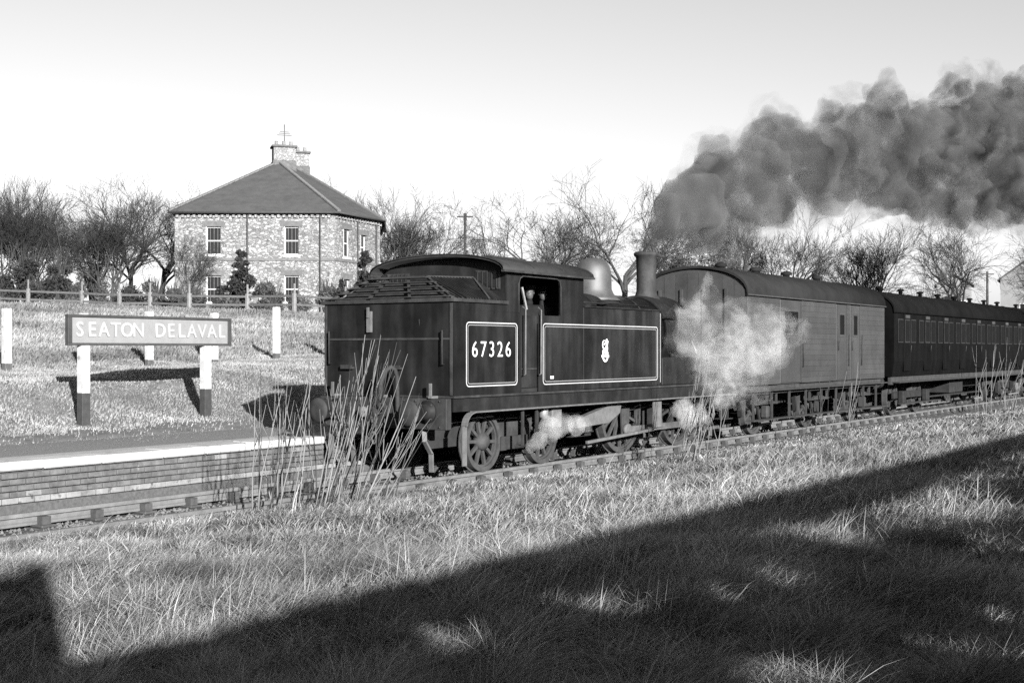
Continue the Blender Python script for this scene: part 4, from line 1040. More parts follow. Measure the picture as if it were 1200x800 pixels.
TV = [make_tree(3, 10, 1.0, .26, 1), make_tree(8, 10, .9, .30, 1, (5, 5, 5, 4, 4)), make_tree(15, 10, .85, .24, 2, (4, 5, 5, 4, 4)), make_tree(21, 10, 1.15, .22, 1, (6, 5, 5, 5, 4)), make_tree(34, 10, .75, .24, 3, (4, 4, 5, 4, 4)), make_tree(55, 10, .75, .22, 3, (5, 5, 5, 5, 4), .3)]
tree_list = [  # px, depth, top y, variant, width factor, label, pale trunk
    (-18, 84, 208, 5, 1.0, 'bare tree at the outer end of the dense thicket by the rail fence'),
    (14, 80, 200, 5, 1.0, 'tall dense bare tree in the thicket behind the rail fence'),
    (38, 83, 206, 5, 1.0, 'many-stemmed bare tree inside the dense thicket'),
    (70, 78, 232, 1, .9, 'leaning bare tree with pale trunk at the house side of the thicket'),
    (108, 90, 226, 2, .9, 'thin bare tree between the thicket and the forked tree'),
    (126, 77, 216, 5, 1.15, 'dark forked bare tree with pale spreading stems by the fence'),
    (150, 84, 212, 0, 1.1, 'broad bare tree behind the forked tree'),
    (190, 88, 208, 3, 1.1, 'wide bare tree reaching to the front corner of the stone house'),
    (212, 76, 262, 2, .9, 'low bare tree in front of the stone house corner'),
    (448, 96, 220, 0, 1.0, 'bare tree growing against the far side wall of the stone house'),
    (474, 92, 222, 2, .9, 'slender twin-stemmed bare tree beyond the stone house'),
    (506, 98, 226, 4, .9, 'many-stemmed bare tree beside the dark telegraph pole'),
    (568, 100, 242, 1, .9, 'small open bare tree standing alone behind the cab roof'),
    (636, 96, 236, 3, 1.2, 'round dense bare tree behind the locomotive cab'),
    (672, 110, 262, 0, .9, 'smaller bare tree between the round tree and the tall tree'),
    (728, 98, 208, 0, 1.1, 'tallest bare tree, behind the steam dome and chimney'),
    (795, 112, 262, 3, 1.0, 'bare tree half veiled by smoke behind the chimney'),
    (862, 104, 252, 0, 1.1, 'bushy bare tree above the roof of the luggage van'),
    (915, 98, 245, 4, 1.0, 'many-stemmed bare tree under the smoke beyond the luggage van'),
    (1012, 104, 256, 1, 1.0, 'open bare tree with a single stem beyond the dark coach'),
    (1035, 104, 258, 2, 1.0, 'forked bare tree beside the single-stemmed tree'),
    (1124, 100, 262, 3, 1.0, 'wide crooked bare tree in front of the low pale cottage'),
    (1250, 110, 268, 0, 1.0, 'bare tree beside the pale gabled cottage'),
]
for i, (px, dep, yt, v, wf, lab) in enumerate(tree_list):
    p = gpt(px, dep); top = 1.91 + (410-yt + (14 if px > 400 else 4))*dep/1500; s = (top-p.z)/10
    t = thing('bare_tree', p, lab, 'tree', 'bare winter trees beyond the line', random.uniform(0, 6.28)); t.scale = (s*wf, s*wf, s)
    inst('trunk', TV[v][0], t, local=True); inst('crown', TV[v][1], t, local=True)

# leaf clouds for evergreens and shrubs
def leaf_cloud(name, n, centers, radii, size, mt, flat=.7, seed=1):
    rg = np.random.default_rng(seed); c = np.array(centers, float); r = np.array(radii, float)
    k = rg.integers(0, len(c), n); d = rg.normal(size=(n, 3)); d /= np.linalg.norm(d, axis=1, keepdims=True)
    rad = r[k]*(rg.uniform(.35, 1.08, n)); P = c[k] + d*rad[:, None]*np.array([1, 1, flat])
    u = rg.normal(size=(n, 3)); u /= np.linalg.norm(u, axis=1, keepdims=True); w = np.cross(u, rg.normal(size=(n, 3))); w /= np.maximum(np.linalg.norm(w, axis=1, keepdims=True), .01)
    s = size*rg.uniform(.5, 1.4, (n, 1)); V = np.stack([P - u*s, P + w*s*.45, P + u*s, P - w*s*.45], 1)
    F = np.arange(n*4).reshape(n, 4)
    return np_mesh(name, V.reshape(-1, 3), F, mt, np.repeat(rg.uniform(.6, 1.5, n), 4))

def conifer(px, depth, ytop, wpx, label, seed):
    p = gpt(px, depth); H = 1.91 + (410-ytop)*depth/1500 - p.z; Wd = wpx*depth/1500/2
    rnd = random.Random(seed); cs, rs = [], []
    for k in range(70):
        f = rnd.uniform(0, 1)**1.25; rr = Wd*(1-f)**.7*rnd.choice((.55, .8, 1.0, 1.05)) + .06; z = H*(.1 + .87*f)
        a = k*2.4 + rnd.uniform(-.5, .5); q = rnd.uniform(.3, .85); cs.append((rr*q*math.cos(a), rr*q*math.sin(a), z + rnd.uniform(-.2, .2) - .1*q)); rs.append(.16 + .22*Wd*rnd.uniform(.4, 1.1)*(1-f*.6))
    t = thing('conifer', p, label, 'tree', 'conifers in the house garden')
    inst('trunk', MB().tube([(0, 0, -.2), (.03, 0, H*.5), (0, .02, H*.95)], [.13, .08, .03], 7).mesh('trunk', M['bark']), t, local=True)
    inst('crown', leaf_cloud('crown', 6500, cs, rs, .12, M['leafdark'], .55, seed), t, local=True)
conifer(282, 76, 291, 46, 'dark layered conifer standing in front of the stone house', 5)
conifer(428, 78, 288, 40, 'dark conifer beside the side wall of the stone house', 9)

def shrub(px, depth, ytop, wpx, label, seed, mt='leafgrey', n=2600, group='shrubs along the garden fence', twig=True, size=.1):
    p = gpt(px, depth); H = max(.5, 1.91 + (410-ytop)*depth/1500 - p.z); Wd = wpx*depth/1500/2
    rnd = random.Random(seed); cs, rs = [], []
    for k in range(9):
        a = rnd.uniform(0, 2*PI); q = rnd.uniform(0, .75); cs.append((Wd*q*math.cos(a), .7*Wd*q*math.sin(a), H*rnd.uniform(.25, .78))); rs.append(min(Wd, H)*rnd.uniform(.25, .42))
    t = thing('shrub', p, label, 'shrub', group)
    inst('foliage', leaf_cloud('foliage', n, cs, rs, size, M[mt], 1.0, seed), t, local=True)
    sg = []
    for k in range(70):
        a = rnd.uniform(0, 2*PI); q = rnd.uniform(.1, .95); e = (Wd*q*math.cos(a), .7*Wd*q*math.sin(a), H*rnd.uniform(.6, 1.12)); m_ = (e[0]*.4+rnd.uniform(-.1, .1), e[1]*.4, e[2]*.5)
        sg += [((e[0]*.1, e[1]*.1, -.1), m_, .03, .02), (m_, e, .02, .008)]
    inst('stems', segs_mesh('stems', sg, 4, M['bark']), t, local=True)
sh = [(5, 70, 318, 46, 'dark evergreen shrub under the tall dense tree', 'leafdark'), (30, 73, 290, 60, 'large dark evergreen bush inside the thicket', 'leafdark'), (52, 70, 322, 40, 'dark shrub beside the leaning pale trunk', 'leafdark'),
      (68, 74, 296, 44, 'dark ivy-clad bush at the house side of the thicket', 'leafdark'), (92, 68, 330, 34, 'grey bramble shrub at the gap in the trees', 'leafgrey'), (116, 68, 334, 30, 'small grey shrub left of the forked tree foot', 'leafgrey'),
      (150, 67, 332, 50, 'dark spreading shrub at the foot of the forked tree', 'leafdark'), (182, 70, 326, 40, 'rounded grey shrub under the wide tree', 'leafgrey'), (205, 68, 334, 40, 'low bramble at the garden corner', 'leafgrey'),
      (232, 68, 338, 30, 'low pale shrub below the house window', 'leafgrey'), (262, 67, 346, 36, 'low bramble at the foot of the layered conifer', 'leafgrey'), (318, 70, 330, 40, 'climbing grey shrub on the house front', 'leafgrey'),
      (346, 67, 346, 40, 'low scrub along the fence before the house door', 'leafgrey'), (382, 72, 326, 36, 'round grey bush at the house corner', 'leafgrey'), (408, 68, 338, 36, 'low dark scrub beside the second conifer', 'leafdark'),
      (110, 110, 292, 70, 'distant hedge bush seen under the forked tree', 'leafgrey')]
for i, (px, dep, yt, wp, lab, mt_) in enumerate(sh): shrub(px, dep, yt, wp, lab, 40+i, mt_)
# scrubby hedge trees behind the train, between the trees
for i, (px, dep, yt, wp, lab) in enumerate([(800, 90, 288, 90, 'thick bare hedge bush behind the chimney'), (860, 92, 282, 90, 'thick bare hedge bush behind the van end'), (640, 90, 290, 60, 'low hedge bush under the round tree'), (1080, 150, 332, 90, 'far hedge bush beyond the dark coach')]):
    shrub(px, dep, yt, wp, lab, 80+i, 'leafgrey', 3000, 'hedge bushes behind the train')

# ------------------------------------------------------------------ grass
_tab = RNG.uniform(0, 1, (256, 256))
def vnoise(x, y, s):
    x = np.asarray(x)*s + 1000; y = np.asarray(y)*s + 1000
    i = np.floor(x).astype(int); j = np.floor(y).astype(int); u = x-i; v = y-j; u = u*u*(3-2*u); v = v*v*(3-2*v)
    t = lambda a, b: _tab[a % 256, b % 256]
    return (t(i, j)*(1-u) + t(i+1, j)*u)*(1-v) + (t(i, j+1)*(1-u) + t(i+1, j+1)*u)*v

def blades(name, P, length, width, lean, lang, mt, tone, segs=3, droop=1.0):
    n = len(P)
    us = np.linspace(0, 1, segs+1)
    dx, dy = np.cos(lang), np.sin(lang)
    sa = RNG.uniform(0, 2*PI, n); sx, sy = np.cos(sa), np.sin(sa)
    nv = 2*segs + 1; V = np.zeros((n, nv, 3))
    for k, u in enumerate(us):
        h = length*(u - .5*lean*droop*u*u); s = length*lean*u*(.45+.55*u)
        c = np.stack([P[:, 0] + dx*s, P[:, 1] + dy*s, P[:, 2] + h], -1)
        w = width*(1-u**1.6)*.5
        if k < segs:
            V[:, 2*k] = c - np.stack([sx*w, sy*w, 0*w], -1); V[:, 2*k+1] = c + np.stack([sx*w, sy*w, 0*w], -1)
        else: V[:, 2*segs] = c
    tri = []
    for k in range(segs-1): tri += [(2*k, 2*k+1, 2*k+3), (2*k, 2*k+3, 2*k+2)]
    tri.append((2*segs-2, 2*segs-1, 2*segs))
    F = (np.array(tri)[None] + (np.arange(n)*nv)[:, None, None]).reshape(-1, 3)
    return np_mesh(name, V.reshape(-1, 3), F, mt, np.repeat(tone, nv))

def wedge(n, t0, t1, a0=-.53, a1=.5, power=1.0):
    """points on the ground in front of the photographer, denser close by"""
    u = RNG.uniform(0, 1, n); t = t0*(t1/t0)**(u**power); a = RNG.uniform(a0, a1, n)
    return np.stack([CAM.x + (VX + RX*a)*t, CAM.y + (VY + RY*a)*t], -1), t
WIND = math.atan2(RY, RX)                       # the stems lean along the line of sight's right hand
def verge_grass(count, t0, t1, segs):
    XY, t = wedge(count, t0, t1)
    keep = (XY[:, 1] < -1.22 + .22*vnoise(XY[:, 0], 0*XY[:, 0], 1.3)) & (XY[:, 0] > -4)
    cl = vnoise(XY[:, 0], XY[:, 1], 2.2)*.5 + vnoise(XY[:, 0], XY[:, 1], 7.0)*.5
    keep &= RNG.uniform(0, 1, len(XY)) < np.clip(-.3 + 2.1*cl, .04, 1)
    XY = XY[keep]; t = t[keep]; n = len(XY)
    big = vnoise(XY[:, 0]+40, XY[:, 1], .7); tuft = vnoise(XY[:, 0]+7, XY[:, 1]+3, 3.2)
    near = np.clip((-1.3 - XY[:, 1])/4, 0, 1)
    ln = (.07 + .05*near + .22*tuft**2*near + .09*big*near*(XY[:, 1] < -3.5))*RNG.uniform(.45, 1.45, n)
    wd = np.maximum(.0044, .00075*t)*RNG.uniform(.6, 1.5, n)
    lang = WIND + RNG.normal(0, 1.25, n) + (vnoise(XY[:, 0], XY[:, 1]+9, 1.3)-.5)*3.6
    lean = np.clip(RNG.normal(.9, .3, n) + .3*(tuft-.5), .1, 1.4)
    tone = RNG.uniform(.4, 1.6, n)*(.7 + .6*vnoise(XY[:, 0]+3, XY[:, 1]-8, .5))*(.5+1.0*vnoise(XY[:, 0], XY[:, 1], 5.0))*(.75+.5*vnoise(XY[:, 0]-9, XY[:, 1], 1.6))
    P = np.stack([XY[:, 0], XY[:, 1], ground(XY[:, 0], XY[:, 1]) - .01], -1)
    return blades('grass', P, ln, wd, lean, lang, M['grass'], tone, segs, .85)
o = inst('grass', verge_grass(520000, 4.2, 12, 3)); tag(o, 'rough dry wind-blown grass close to the photographer on the lineside verge', 'grass', None, 'stuff')
o = inst('grass', verge_grass(480000, 12, 58, 2)); tag(o, 'matted dry grass along the verge beside the rails', 'grass', None, 'stuff')
def tall_stalks():
    n = 900; XY, t = wedge(n, 5.0, 24)
    f = vnoise(XY[:, 0]+2, XY[:, 1]+5, .8) > .52
    f &= XY[:, 1] < -2.3
    # reedy patches close to the photographer
    pc = np.array([(5.6, -6.0), (5.1, -6.3), (7.0, -8.4), (6.0, -8.4), (6.8, -8.8), (5.6, -10.0), (10.2, -8.3), (9.6, -8.8), (12.5, -8.8), (6.6, -7.2)])
    q = pc[RNG.integers(0, len(pc), 700)] + RNG.normal(0, .32, (700, 2))
    XY = np.concatenate([XY[f], q]); n = len(XY); dist = np.hypot(XY[:, 0]-CAM.x, XY[:, 1]-CAM.y)
    P = np.stack([XY[:, 0], XY[:, 1], ground(XY[:, 0], XY[:, 1])], -1)
    o = inst('tall_grass_stalks', blades('tall_grass_stalks', P, RNG.uniform(.22, .55, n), np.maximum(.005, .0006*dist)*RNG.uniform(.7, 1.7, n), np.clip(RNG.normal(.45, .25, n), .02, 1.0), WIND + RNG.normal(0, .6, n), M['stalk'], RNG.uniform(.6, 1.4, n), 4))
    tag(o, 'taller pale dead grass stalks standing out of the verge', 'grass', None, 'stuff')
tall_stalks()
def bank_grass():
    n = 240000
    X = RNG.uniform(6, 36, n); Y = 5.0 + 9.5*RNG.uniform(0, 1, n)**1.0
    edge = 5.35 + .5*vnoise(X, 0*X, 1.5) + .25*vnoise(X, 0*X+4, 5)
    k = (Y > edge) | (RNG.uniform(0, 1, n) < .12); X, Y = X[k], Y[k]; n = len(X)
    ln = (.035 + .05*vnoise(X, Y, 1.4))*RNG.uniform(.6, 1.4, n)
    tone = RNG.uniform(.75, 1.3, n)*(.6 + .7*vnoise(X+5, Y+1, .7))*(.72 + .5*vnoise(X-3, Y, 2.7))
    P = np.stack([X, Y, ground(X, Y) - .005], -1)
    o = inst('bank_grass', blades('bank_grass', P, ln, RNG.uniform(.012, .026, n), np.clip(RNG.normal(.5, .25, n), .05, 1), WIND + RNG.normal(0, 1.2, n), M['bankgrass'], tone, 2))
    tag(o, 'short cropped grass on the sunlit bank behind the platform', 'grass', None, 'stuff')
    n = 150000
    XY, t = wedge(n, 26, 64, -.47, -.02); k = (XY[:, 1] > 13.5); XY = XY[k]; t = t[k]; n = len(XY)
    P = np.stack([XY[:, 0], XY[:, 1], ground(XY[:, 0], XY[:, 1]) - .005], -1)
    tone = RNG.uniform(.75, 1.25, n)*(.45 + .6*vnoise(XY[:, 0], XY[:, 1], .35))*(.75 + .45*vnoise(XY[:, 0], XY[:, 1], 1.2))
    o = inst('field_grass', blades('field_grass', P, RNG.uniform(.08, .2, n), RNG.uniform(.03, .06, n), np.clip(RNG.normal(.5, .25, n), .05, 1), WIND + RNG.normal(0, 1.2, n), M['bankgrass'], tone, 2))
    tag(o, 'pale field grass rising to the rail fence', 'grass', None, 'stuff')
bank_grass()
# dark weed tufts along the ballast shoulder
def weed_tufts():
    n = 14; 
    for i in range(n):
        x = 8.0 + i*.62 + random.uniform(-.2, .2) if i < 9 else random.uniform(16, 30); y = random.uniform(-1.35, -1.15)
        m_ = 160; P = np.stack([RNG.normal(x, .08, m_), RNG.normal(y, .05, m_), np.full(m_, float(ground(x, y)) - .02)], -1)
        o = inst('weed_tuft', blades('weed_tuft', P, RNG.uniform(.06, .2, m_), RNG.uniform(.006, .012, m_), RNG.uniform(.2, .9, m_), RNG.uniform(0, 6.28, m_), M['leafgrey'], RNG.uniform(.6, 1.6, m_), 3))
        tag(o, 'small dark weed tuft growing in the ballast beside the near rail', 'weed', 'weed tufts along the rail')
weed_tufts()

# ------------------------------------------------------------------ bare sapling clumps on the verge
def sapling_clump(x0, y0, n, h0, h1, sx, sy, lean, label, seed, rad=.011):
    rnd = random.Random(seed); gz = float(ground(x0, y0))
    t = thing('sapling_clump', (x0, y0, gz), label, 'saplings', 'leafless sapling clumps on the verge')
    for i in range(n):
        x = x0 + rnd.uniform(-sx, sx); y = y0 + rnd.uniform(-sy, sy); z = float(ground(x, y)) - .05; h = rnd.uniform(h0, h1)
        ln = lean + rnd.gauss(0, .12); a = rnd.gauss(0, .3)
        d = Vector((RX*ln + VX*a*.3, RY*ln + VY*a*.3, 1)).normalized()
        pts = [Vector((x, y, z))]; cur = d.copy()
        for k in range(6):
            cur = (cur + Vector((rnd.gauss(0, .06), rnd.gauss(0, .06), .02))).normalized(); pts.append(pts[-1] + cur*h/6)
        r0 = rad*rnd.uniform(.5, 1.15)
        mb = MB().tube(pts, [r0*(1 - .12*k) for k in range(7)], 5)
        for k in range(rnd.randint(1, 3)):
            j = rnd.randint(2, 4); sd = (cur + Vector((rnd.gauss(0, .35), rnd.gauss(0, .35), .2))).normalized(); q = pts[j]
            mb.tube([q, q + sd*h*.14, q + (sd+Vector((0, 0, .25))).normalized()*h*rnd.uniform(.24, .4)], [r0*.55, r0*.45, r0*.2], 4)
        mb.build('stem', M['barkpale'] if rnd.random() < .7 else M['bark'], t)
sapling_clump(10.95, -1.75, 12, 1.1, 1.75, .35, .22, .06, 'thin upright leafless saplings before the end of the platform coping', 1, .010)
sapling_clump(11.6, -1.95, 26, 1.4, 2.15, .42, .28, .24, 'dense clump of pale leaning saplings in front of the locomotive bunker', 2, .012)
sapling_clump(12.2, -2.15, 14, .8, 1.5, .4, .25, .5, 'low spreading saplings leaning towards the bogie wheel', 3, .009)
sapling_clump(20.3, -2.5, 14, 1.0, 2.1, .5, .3, .22, 'leafless saplings rising before the smokebox end and steam', 4, .012)
sapling_clump(28.5, -2.1, 7, .8, 1.9, 1.2, .3, .15, 'sparse leafless saplings beside the luggage van steps', 5, .012)
sapling_clump(45, -2.0, 16, 1.0, 2.6, 2.4, .4, .1, 'leafless saplings beside the dark coach', 6, .016)

# ------------------------------------------------------------------ the two enginemen
def person(name, x, y, z, face, label, jacket, cap=True, lean=(0, 0)):
    """standing figure, one skinned body; face = heading angle"""
    t = thing(name, (x, y, z), label, 'person', 'enginemen in the cab', face); t.scale = (.93, .93, .93)
    V = []; E_ = []; Rr = []
    def v(p, r, parent=None):
        V.append(p); Rr.append(r)
        if parent is not None: E_.append((parent, len(V)-1))
        return len(V)-1
    lx, ly = lean
    pel = v((0, 0, .92), .15); sp1 = v((lx*.3, ly*.3, 1.1), .145, pel); ch = v((lx*.7, ly*.7, 1.32), .165, sp1); nk0 = v((lx, ly, 1.46), .09, ch); nk = v((lx, ly, 1.54), .055, nk0); hd = v((lx+.02, ly, 1.61), .05, nk)
    for s in (-1, 1):
        sh_ = v((lx*.8, s*.19, 1.41), .075, ch); el = v((lx+.02, s*.25, 1.13), .052, sh_); wr = v((lx+.16, s*.2, .95), .034, el); pm = v((lx+.22, s*.19, .91), .036, wr)
        for k, (dy, ln) in enumerate(((-.03, .07), (-.01, .085), (.012, .08), (.032, .065))):
            f1 = v((lx+.25, s*.19+dy, .895), .011, pm); f2 = v((lx+.25+ln*.5, s*.19+dy, .87), .01, f1); v((lx+.25+ln*.6, s*.19+dy, .84), .008, f2)
        t1 = v((lx+.21, s*.155, .93), .012, pm); v((lx+.25, s*.135, .92), .01, t1)
        hp_ = v((0, s*.1, .86), .105, pel); kn = v((.02, s*.1, .48), .07, hp_); an = v((-.01, s*.1, .09), .047, kn); v((.13, s*.11, .04), .04, an)
    me = bpy.data.meshes.new('body'); me.from_pydata(V, E_, [])
    ob = bpy.data.objects.new('body_cage', me); COL.objects.link(ob)
    md = ob.modifiers.new('skin', 'SKIN'); md.use_smooth_shade = True
    if not me.skin_vertices: 
        bpy.context.view_layer.update()
    sv = me.skin_vertices[0].data if me.skin_vertices else None
    if sv is None:
        me.attributes.new('skin_vertex', 'FLOAT', 'POINT')
    else:
        for i, r in enumerate(Rr): sv[i].radius = (r, r)
        sv[0].use_root = True
    ob.modifiers.new('sub', 'SUBSURF').levels = 1
    dg = bpy.context.evaluated_depsgraph_get(); bm = bpy.data.meshes.new_from_object(ob.evaluated_get(dg)); bpy.data.objects.remove(ob)
    bm.materials.clear(); bm.materials.append(jacket); bm.name = 'body'
    inst('body', bm, t, local=True)
    hc = Vector((lx+.03, ly, 1.69))
    prof = [(.03,-.125),(.055,-.115),(.07,-.08),(.078,-.04),(.083,0),(.083,.04),(.072,.085),(.04,.115),(.005,.122)]
    h = MB().lathe(prof, (0, 0, 0), 'z', 16)
    h.v = [(vx*1.12 + (.012 if vz < 0 and vx > 0 else 0), vy*.92, vz) for vx, vy, vz in h.v]
    h.add([(.085, -.014, -.03), (.085, .014, -.03), (.118, 0, -.035), (.09, 0, .02)], [(0, 1, 2), (0, 2, 3), (1, 3, 2), (0, 3, 1)])          # nose
    for s in (-1, 1): h.lathe([(.005,-.008),(.02,-.006),(.024,.004),(.012,.012)], (-.005, s*.078, -.01), 'y', 8)                              # ears
    hob = inst('head', h.mesh('head', M['skin']), t, tuple(hc), local=True)
    for s in (-1, 1): inst('eye', MB().lathe([(.002,-.008),(.009,-.004),(.009,.004),(.002,.008)], (0, 0, 0), 'x', 8).mesh('eye', M['coal']), hob, (.088, s*.03, .005), local=True)
    inst('mouth', MB().box(-.004, .004, -.022, .022, -.004, .004).mesh('mouth', M['cloth2']), hob, (.091, 0, -.07), local=True)
    inst('hair', MB().lathe([(.078,-.05),(.086,-.02),(.088,.02),(.086,.045)], (-.012, 0, 0), 'z', 14).mesh('hair', M['coal']), hob, (0, 0, .005), local=True)
    cp = MB().lathe([(.098,.0),(.112,.03),(.118,.06),(.104,.085),(.02,.095)], (0, 0, .042), 'z', 18)
    cp.prism([(.07, -.07), (.13, -.045), (.15, 0), (.13, .045), (.07, .07)], 'z', .055, .065)
    inst('cap', cp.mesh('cap', M['cloth2']), hob, local=True)
    return t
person('person', 18.0, -.70, 1.30, R(-150), 'person in a dark work jacket and cap standing at the cab opening', M['cloth'], lean=(-.03, 0))
person('person', 18.5, -.62, 1.30, R(-120), 'person in black cap looking out from the front of the cab', M['cloth2'], lean=(.03, 0))

# ------------------------------------------------------------------ added tarred board screen standing in for an unseen building, to shade the verge
screen = thing('shadow_screen', (0, -17.5, .3), 'added tall tarred board screen in place of an unseen building, shading the verge', 'shadow screen')
holes = [(.35, .95, 3.28, 3.55, .75), (-.95, -.45, 3.3, 3.56, .7), (3.3, 4.7, 3.2, 3.58, .75), (5.6, 8.6, 2.95, 3.5, .65), (.3, .95, 2.72, 2.98, .8), (4.2, 5.2, 2.8, 3.1, .5), (8.6, 12, 3.2, 3.55, .5), (1.5, 2.6, 3.1, 3.4, .2), (9.5, 14, 2.7, 3.1, .4), (6, 9, 2.4, 2.8, .3), (2.2, 3.3, 2.5, 2.75, .3), (12, 20, 3.2, 3.6, .4)]  # gaps placed so that patches of sunlight fall on the shaded grass
bx = -16.0; rnd = random.Random(4)
while bx < 46:
    w = .19 if not (-2 < bx < 20) else .085
    top = 4.72 if bx < -3.05 else 3.86
    top += rnd.uniform(-.03, .03)
    spans = [(.0, top)]
    for a, b2, z0, z1, pr_ in holes:
        if a < bx + w/2 < b2 and rnd.random() < pr_:
            h0 = z0 + rnd.uniform(0, .14); h1 = z1 - rnd.uniform(0, .12); out = []
            for s0, s1 in spans:
                if h0 > s0 and h1 < s1: out += [(s0, h0), (h1, s1)]
                else: out.append((s0, s1))
            spans = out
    mb = MB()
    for s0, s1 in spans: mb.box(bx, bx+w-.0005, -17.53 + rnd.uniform(-.004, .004), -17.5, s0, s1)
    mb.build('shadow_screen_board', M['tar'], screen)
    bx += w
for x in np.arange(-15.5, 46, 3.0): MB().box(x-.08, x+.08, -17.70, -17.54, 0, 3.8).build('shadow_screen_post', M['tar'], screen)

# ------------------------------------------------------------------ smoke and steam
def puff_mesh(name, groups, voxel, mt):
    """groups: (balls, billow depth, billow size); balls: (centre, radius); one closed billowing skin filled with a volume"""
    ico = []
    t = (1 + 5**.5)/2
    V0 = [(-1,t,0),(1,t,0),(-1,-t,0),(1,-t,0),(0,-1,t),(0,1,t),(0,-1,-t),(0,1,-t),(t,0,-1),(t,0,1),(-t,0,-1),(-t,0,1)]
    F0 = [(0,11,5),(0,5,1),(0,1,7),(0,7,10),(0,10,11),(1,5,9),(5,11,4),(11,10,2),(10,7,6),(7,1,8),(3,9,4),(3,4,2),(3,2,6),(3,6,8),(3,8,9),(4,9,5),(2,4,11),(6,2,10),(8,6,7),(9,8,1)]
    Vn = [Vector(v).normalized() for v in V0]; F = F0
    for _ in range(2):
        cache = {}; nf = []
        def mid(a, b):
            k = (min(a, b), max(a, b))
            if k not in cache: Vn.append((Vn[a]+Vn[b]).normalized()); cache[k] = len(Vn)-1
            return cache[k]
        for a, b, c in F:
            x, y, z = mid(a, b), mid(b, c), mid(c, a); nf += [(a, x, z), (b, y, x), (c, z, y), (x, y, z)]
        F = nf
    def skin(group, disp, dscale, first):
        mb = MB()
        for c, r in group: mb.add([Vector(c) + v*r for v in Vn], F)
        ob = mb.build('puff_cage', None)
        m1 = ob.modifiers.new('remesh', 'REMESH'); m1.mode = 'VOXEL'; m1.voxel_size = voxel
        for sc_, st_ in ((dscale, disp), (dscale*.38, disp*.5), (dscale*.15, disp*.2)):
            tx = bpy.data.textures.new('billow', 'CLOUDS'); tx.noise_scale = sc_; tx.noise_depth = 2
            m2 = ob.modifiers.new('billow', 'DISPLACE'); m2.texture = tx; m2.strength = st_; m2.mid_level = .5; m2.texture_coords = 'LOCAL'
        dg = bpy.context.evaluated_depsgraph_get(); me = bpy.data.meshes.new_from_object(ob.evaluated_get(dg)); bpy.data.objects.remove(ob)
        return me
    whole = MB()
    for group, d_, s_ in groups:
        me = skin(group, d_, s_, None); whole.add([v.co.copy() for v in me.vertices], [tuple(q.vertices) for q in me.polygons]); bpy.data.meshes.remove(me)
    ob = whole.build('puff_cage', None)
    m3 = ob.modifiers.new('clean', 'REMESH'); m3.mode = 'VOXEL'; m3.voxel_size = voxel
    dg = bpy.context.evaluated_depsgraph_get(); me = bpy.data.meshes.new_from_object(ob.evaluated_get(dg)); bpy.data.objects.remove(ob)
    me.materials.clear(); me.materials.append(mt); me.name = name
    return me
def on_plane(px, py, Y):
    a = (px-600)/1500; t = (Y-CAM.y)/(VY + RY*a); return Vector((CAM.x + (VX+RX*a)*t, Y, CAM.z + t*(410-py)/1500)), t/1500
def puffs(lst, Y0, seed, grow=1.0, extra=3):
    rnd = random.Random(seed); out = []
    for px, py, r in lst:
        y = Y0(px) if callable(Y0) else Y0
        c, k = on_plane(px, py, y); rr = r*k*grow
        out.append((c, rr*.8))
        for q in range(extra):
            a = rnd.uniform(0, 2*PI); b2 = rnd.uniform(-1, 1); h = math.sqrt(1-b2*b2)
            d = Vector((h*math.cos(a), h*math.sin(a), b2)); out.append((c + d*rr*.62, rr*rnd.uniform(.3, .5)))
    return out
SM0 = [(758, 301, 10), (758, 297, 11), (759, 291, 12), (762, 284, 14), (768, 274, 17), (775, 266, 20), (782, 255, 22), (790, 244, 26), (785, 276, 15), (800, 262, 24), (780, 238, 18), (792, 224, 20), (806, 214, 20), (812, 240, 24)]
SM = [(800, 222, 22), (815, 205, 22), (838, 192, 24), (865, 184, 22), (815, 270, 20), (845, 262, 24), (880, 250, 26), (915, 245, 26), (802, 238, 26), (812, 222, 24), (818, 258, 22), (826, 212, 33), (836, 250, 24), (855, 203, 36), (872, 232, 32), (895, 200, 42), (898, 168, 26), (915, 146, 20), (930, 160, 24),
      (930, 205, 42), (955, 175, 32), (968, 150, 20), (975, 215, 36), (990, 165, 34), (1000, 195, 42), (1020, 140, 28), (1035, 125, 22), (1045, 170, 42), (1040, 225, 34), (1075, 200, 46), (1085, 150, 30), (1105, 230, 36),
      (1110, 175, 46), (1122, 118, 24), (1128, 100, 14), (1140, 150, 40), (1135, 245, 32), (1160, 200, 48), (1165, 128, 34), (1185, 160, 46), (1190, 235, 36), (1200, 115, 30), (1215, 200, 50), (1230, 150, 48), (1245, 235, 40), (1270, 185, 56), (1300, 150, 50)]
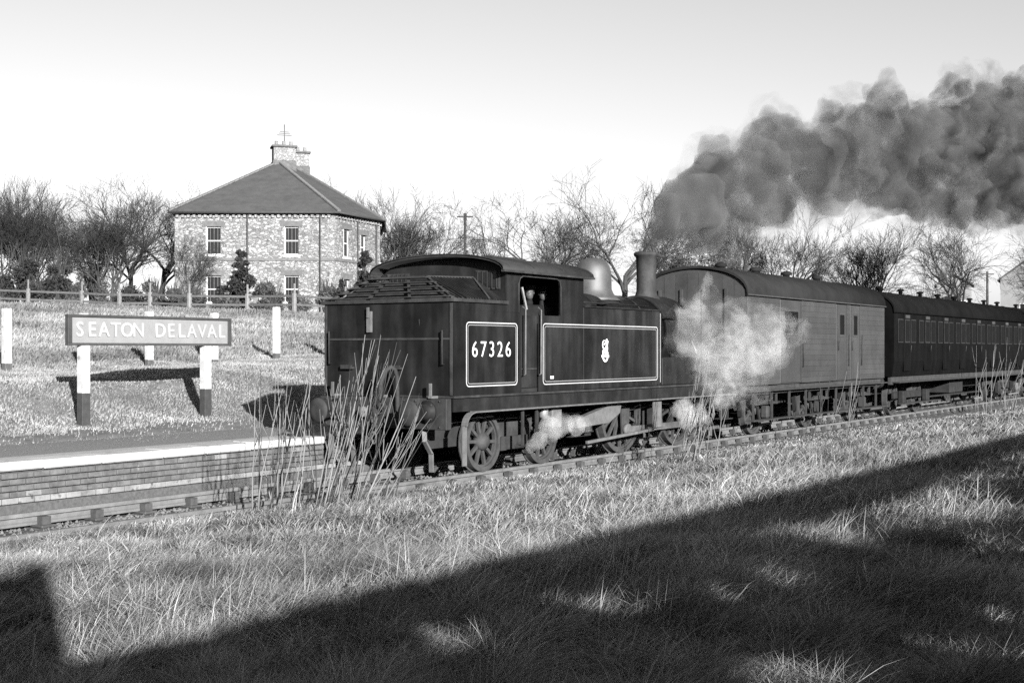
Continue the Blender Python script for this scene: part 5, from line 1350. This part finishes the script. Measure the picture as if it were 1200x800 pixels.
sm_balls = puffs(SM, lambda px: .1 + max(0, (px-757))*.004, 3, 1.18, 4)
o = inst('smoke', puff_mesh('smoke', [(puffs(SM0, .1, 2, 1.0, 3), .32, .45), (sm_balls, 1.7, 1.5)], .1, M['smoke'])); tag(o, 'dark coal smoke trailing from the locomotive chimney', 'smoke', None, 'stuff')
o = inst('smoke', puff_mesh('smoke', [(puffs(SM0, .1, 12, 1.15, 3), .4, .5), (puffs(SM, lambda px: .1 + max(0, (px-757))*.004, 13, 1.42, 4), 2.2, 1.8)], .14, M['veil'])); tag(o, 'thin ragged outer haze of the chimney smoke', 'smoke', None, 'stuff')
ST = [(822, 345, 13), (818, 360, 15), (812, 372, 20), (815, 395, 22), (822, 420, 24), (826, 440, 18), (845, 415, 26), (850, 440, 22), (868, 400, 28), (880, 425, 24), (895, 390, 24), (905, 410, 20), (862, 375, 18), (920, 385, 16), (838, 460, 18), (826, 330, 8)]
o = inst('steam', puff_mesh('steam', [(puffs(ST, -1.45, 5, 1.05, 4), .7, .6)], .05, M['steam'])); tag(o, 'white steam drifting between the smokebox and the luggage van', 'steam', None, 'stuff')
STV = ST + [(925, 400, 14), (915, 425, 12), (880, 450, 14)]
o = inst('steam', puff_mesh('steam', [(puffs(STV, -1.5, 15, 1.5, 4), .9, .8)], .07, M['steamveil'])); tag(o, 'thin veil of steam spreading across the luggage van', 'steam', None, 'stuff')
ST2 = [(622, 522, 8), (634, 514, 10), (645, 502, 13), (660, 497, 13), (675, 500, 11), (686, 498, 8), (650, 512, 8)]
o = inst('steam', puff_mesh('steam', [(puffs(ST2, -1.5, 6, 1.35), .25, .35)], .05, M['jet'])); tag(o, 'wisp of white steam blowing beside the driving wheels', 'steam', None, 'stuff')
ST3 = [(800, 480, 11), (808, 490, 13), (818, 482, 11), (806, 474, 8), (826, 494, 8), (848, 470, 10), (852, 458, 10)]
o = inst('steam', puff_mesh('steam', [(puffs(ST3, -1.5, 7, 1.35), .25, .35)], .05, M['jet'])); tag(o, 'white steam escaping low down by the front cylinder', 'steam', None, 'stuff')
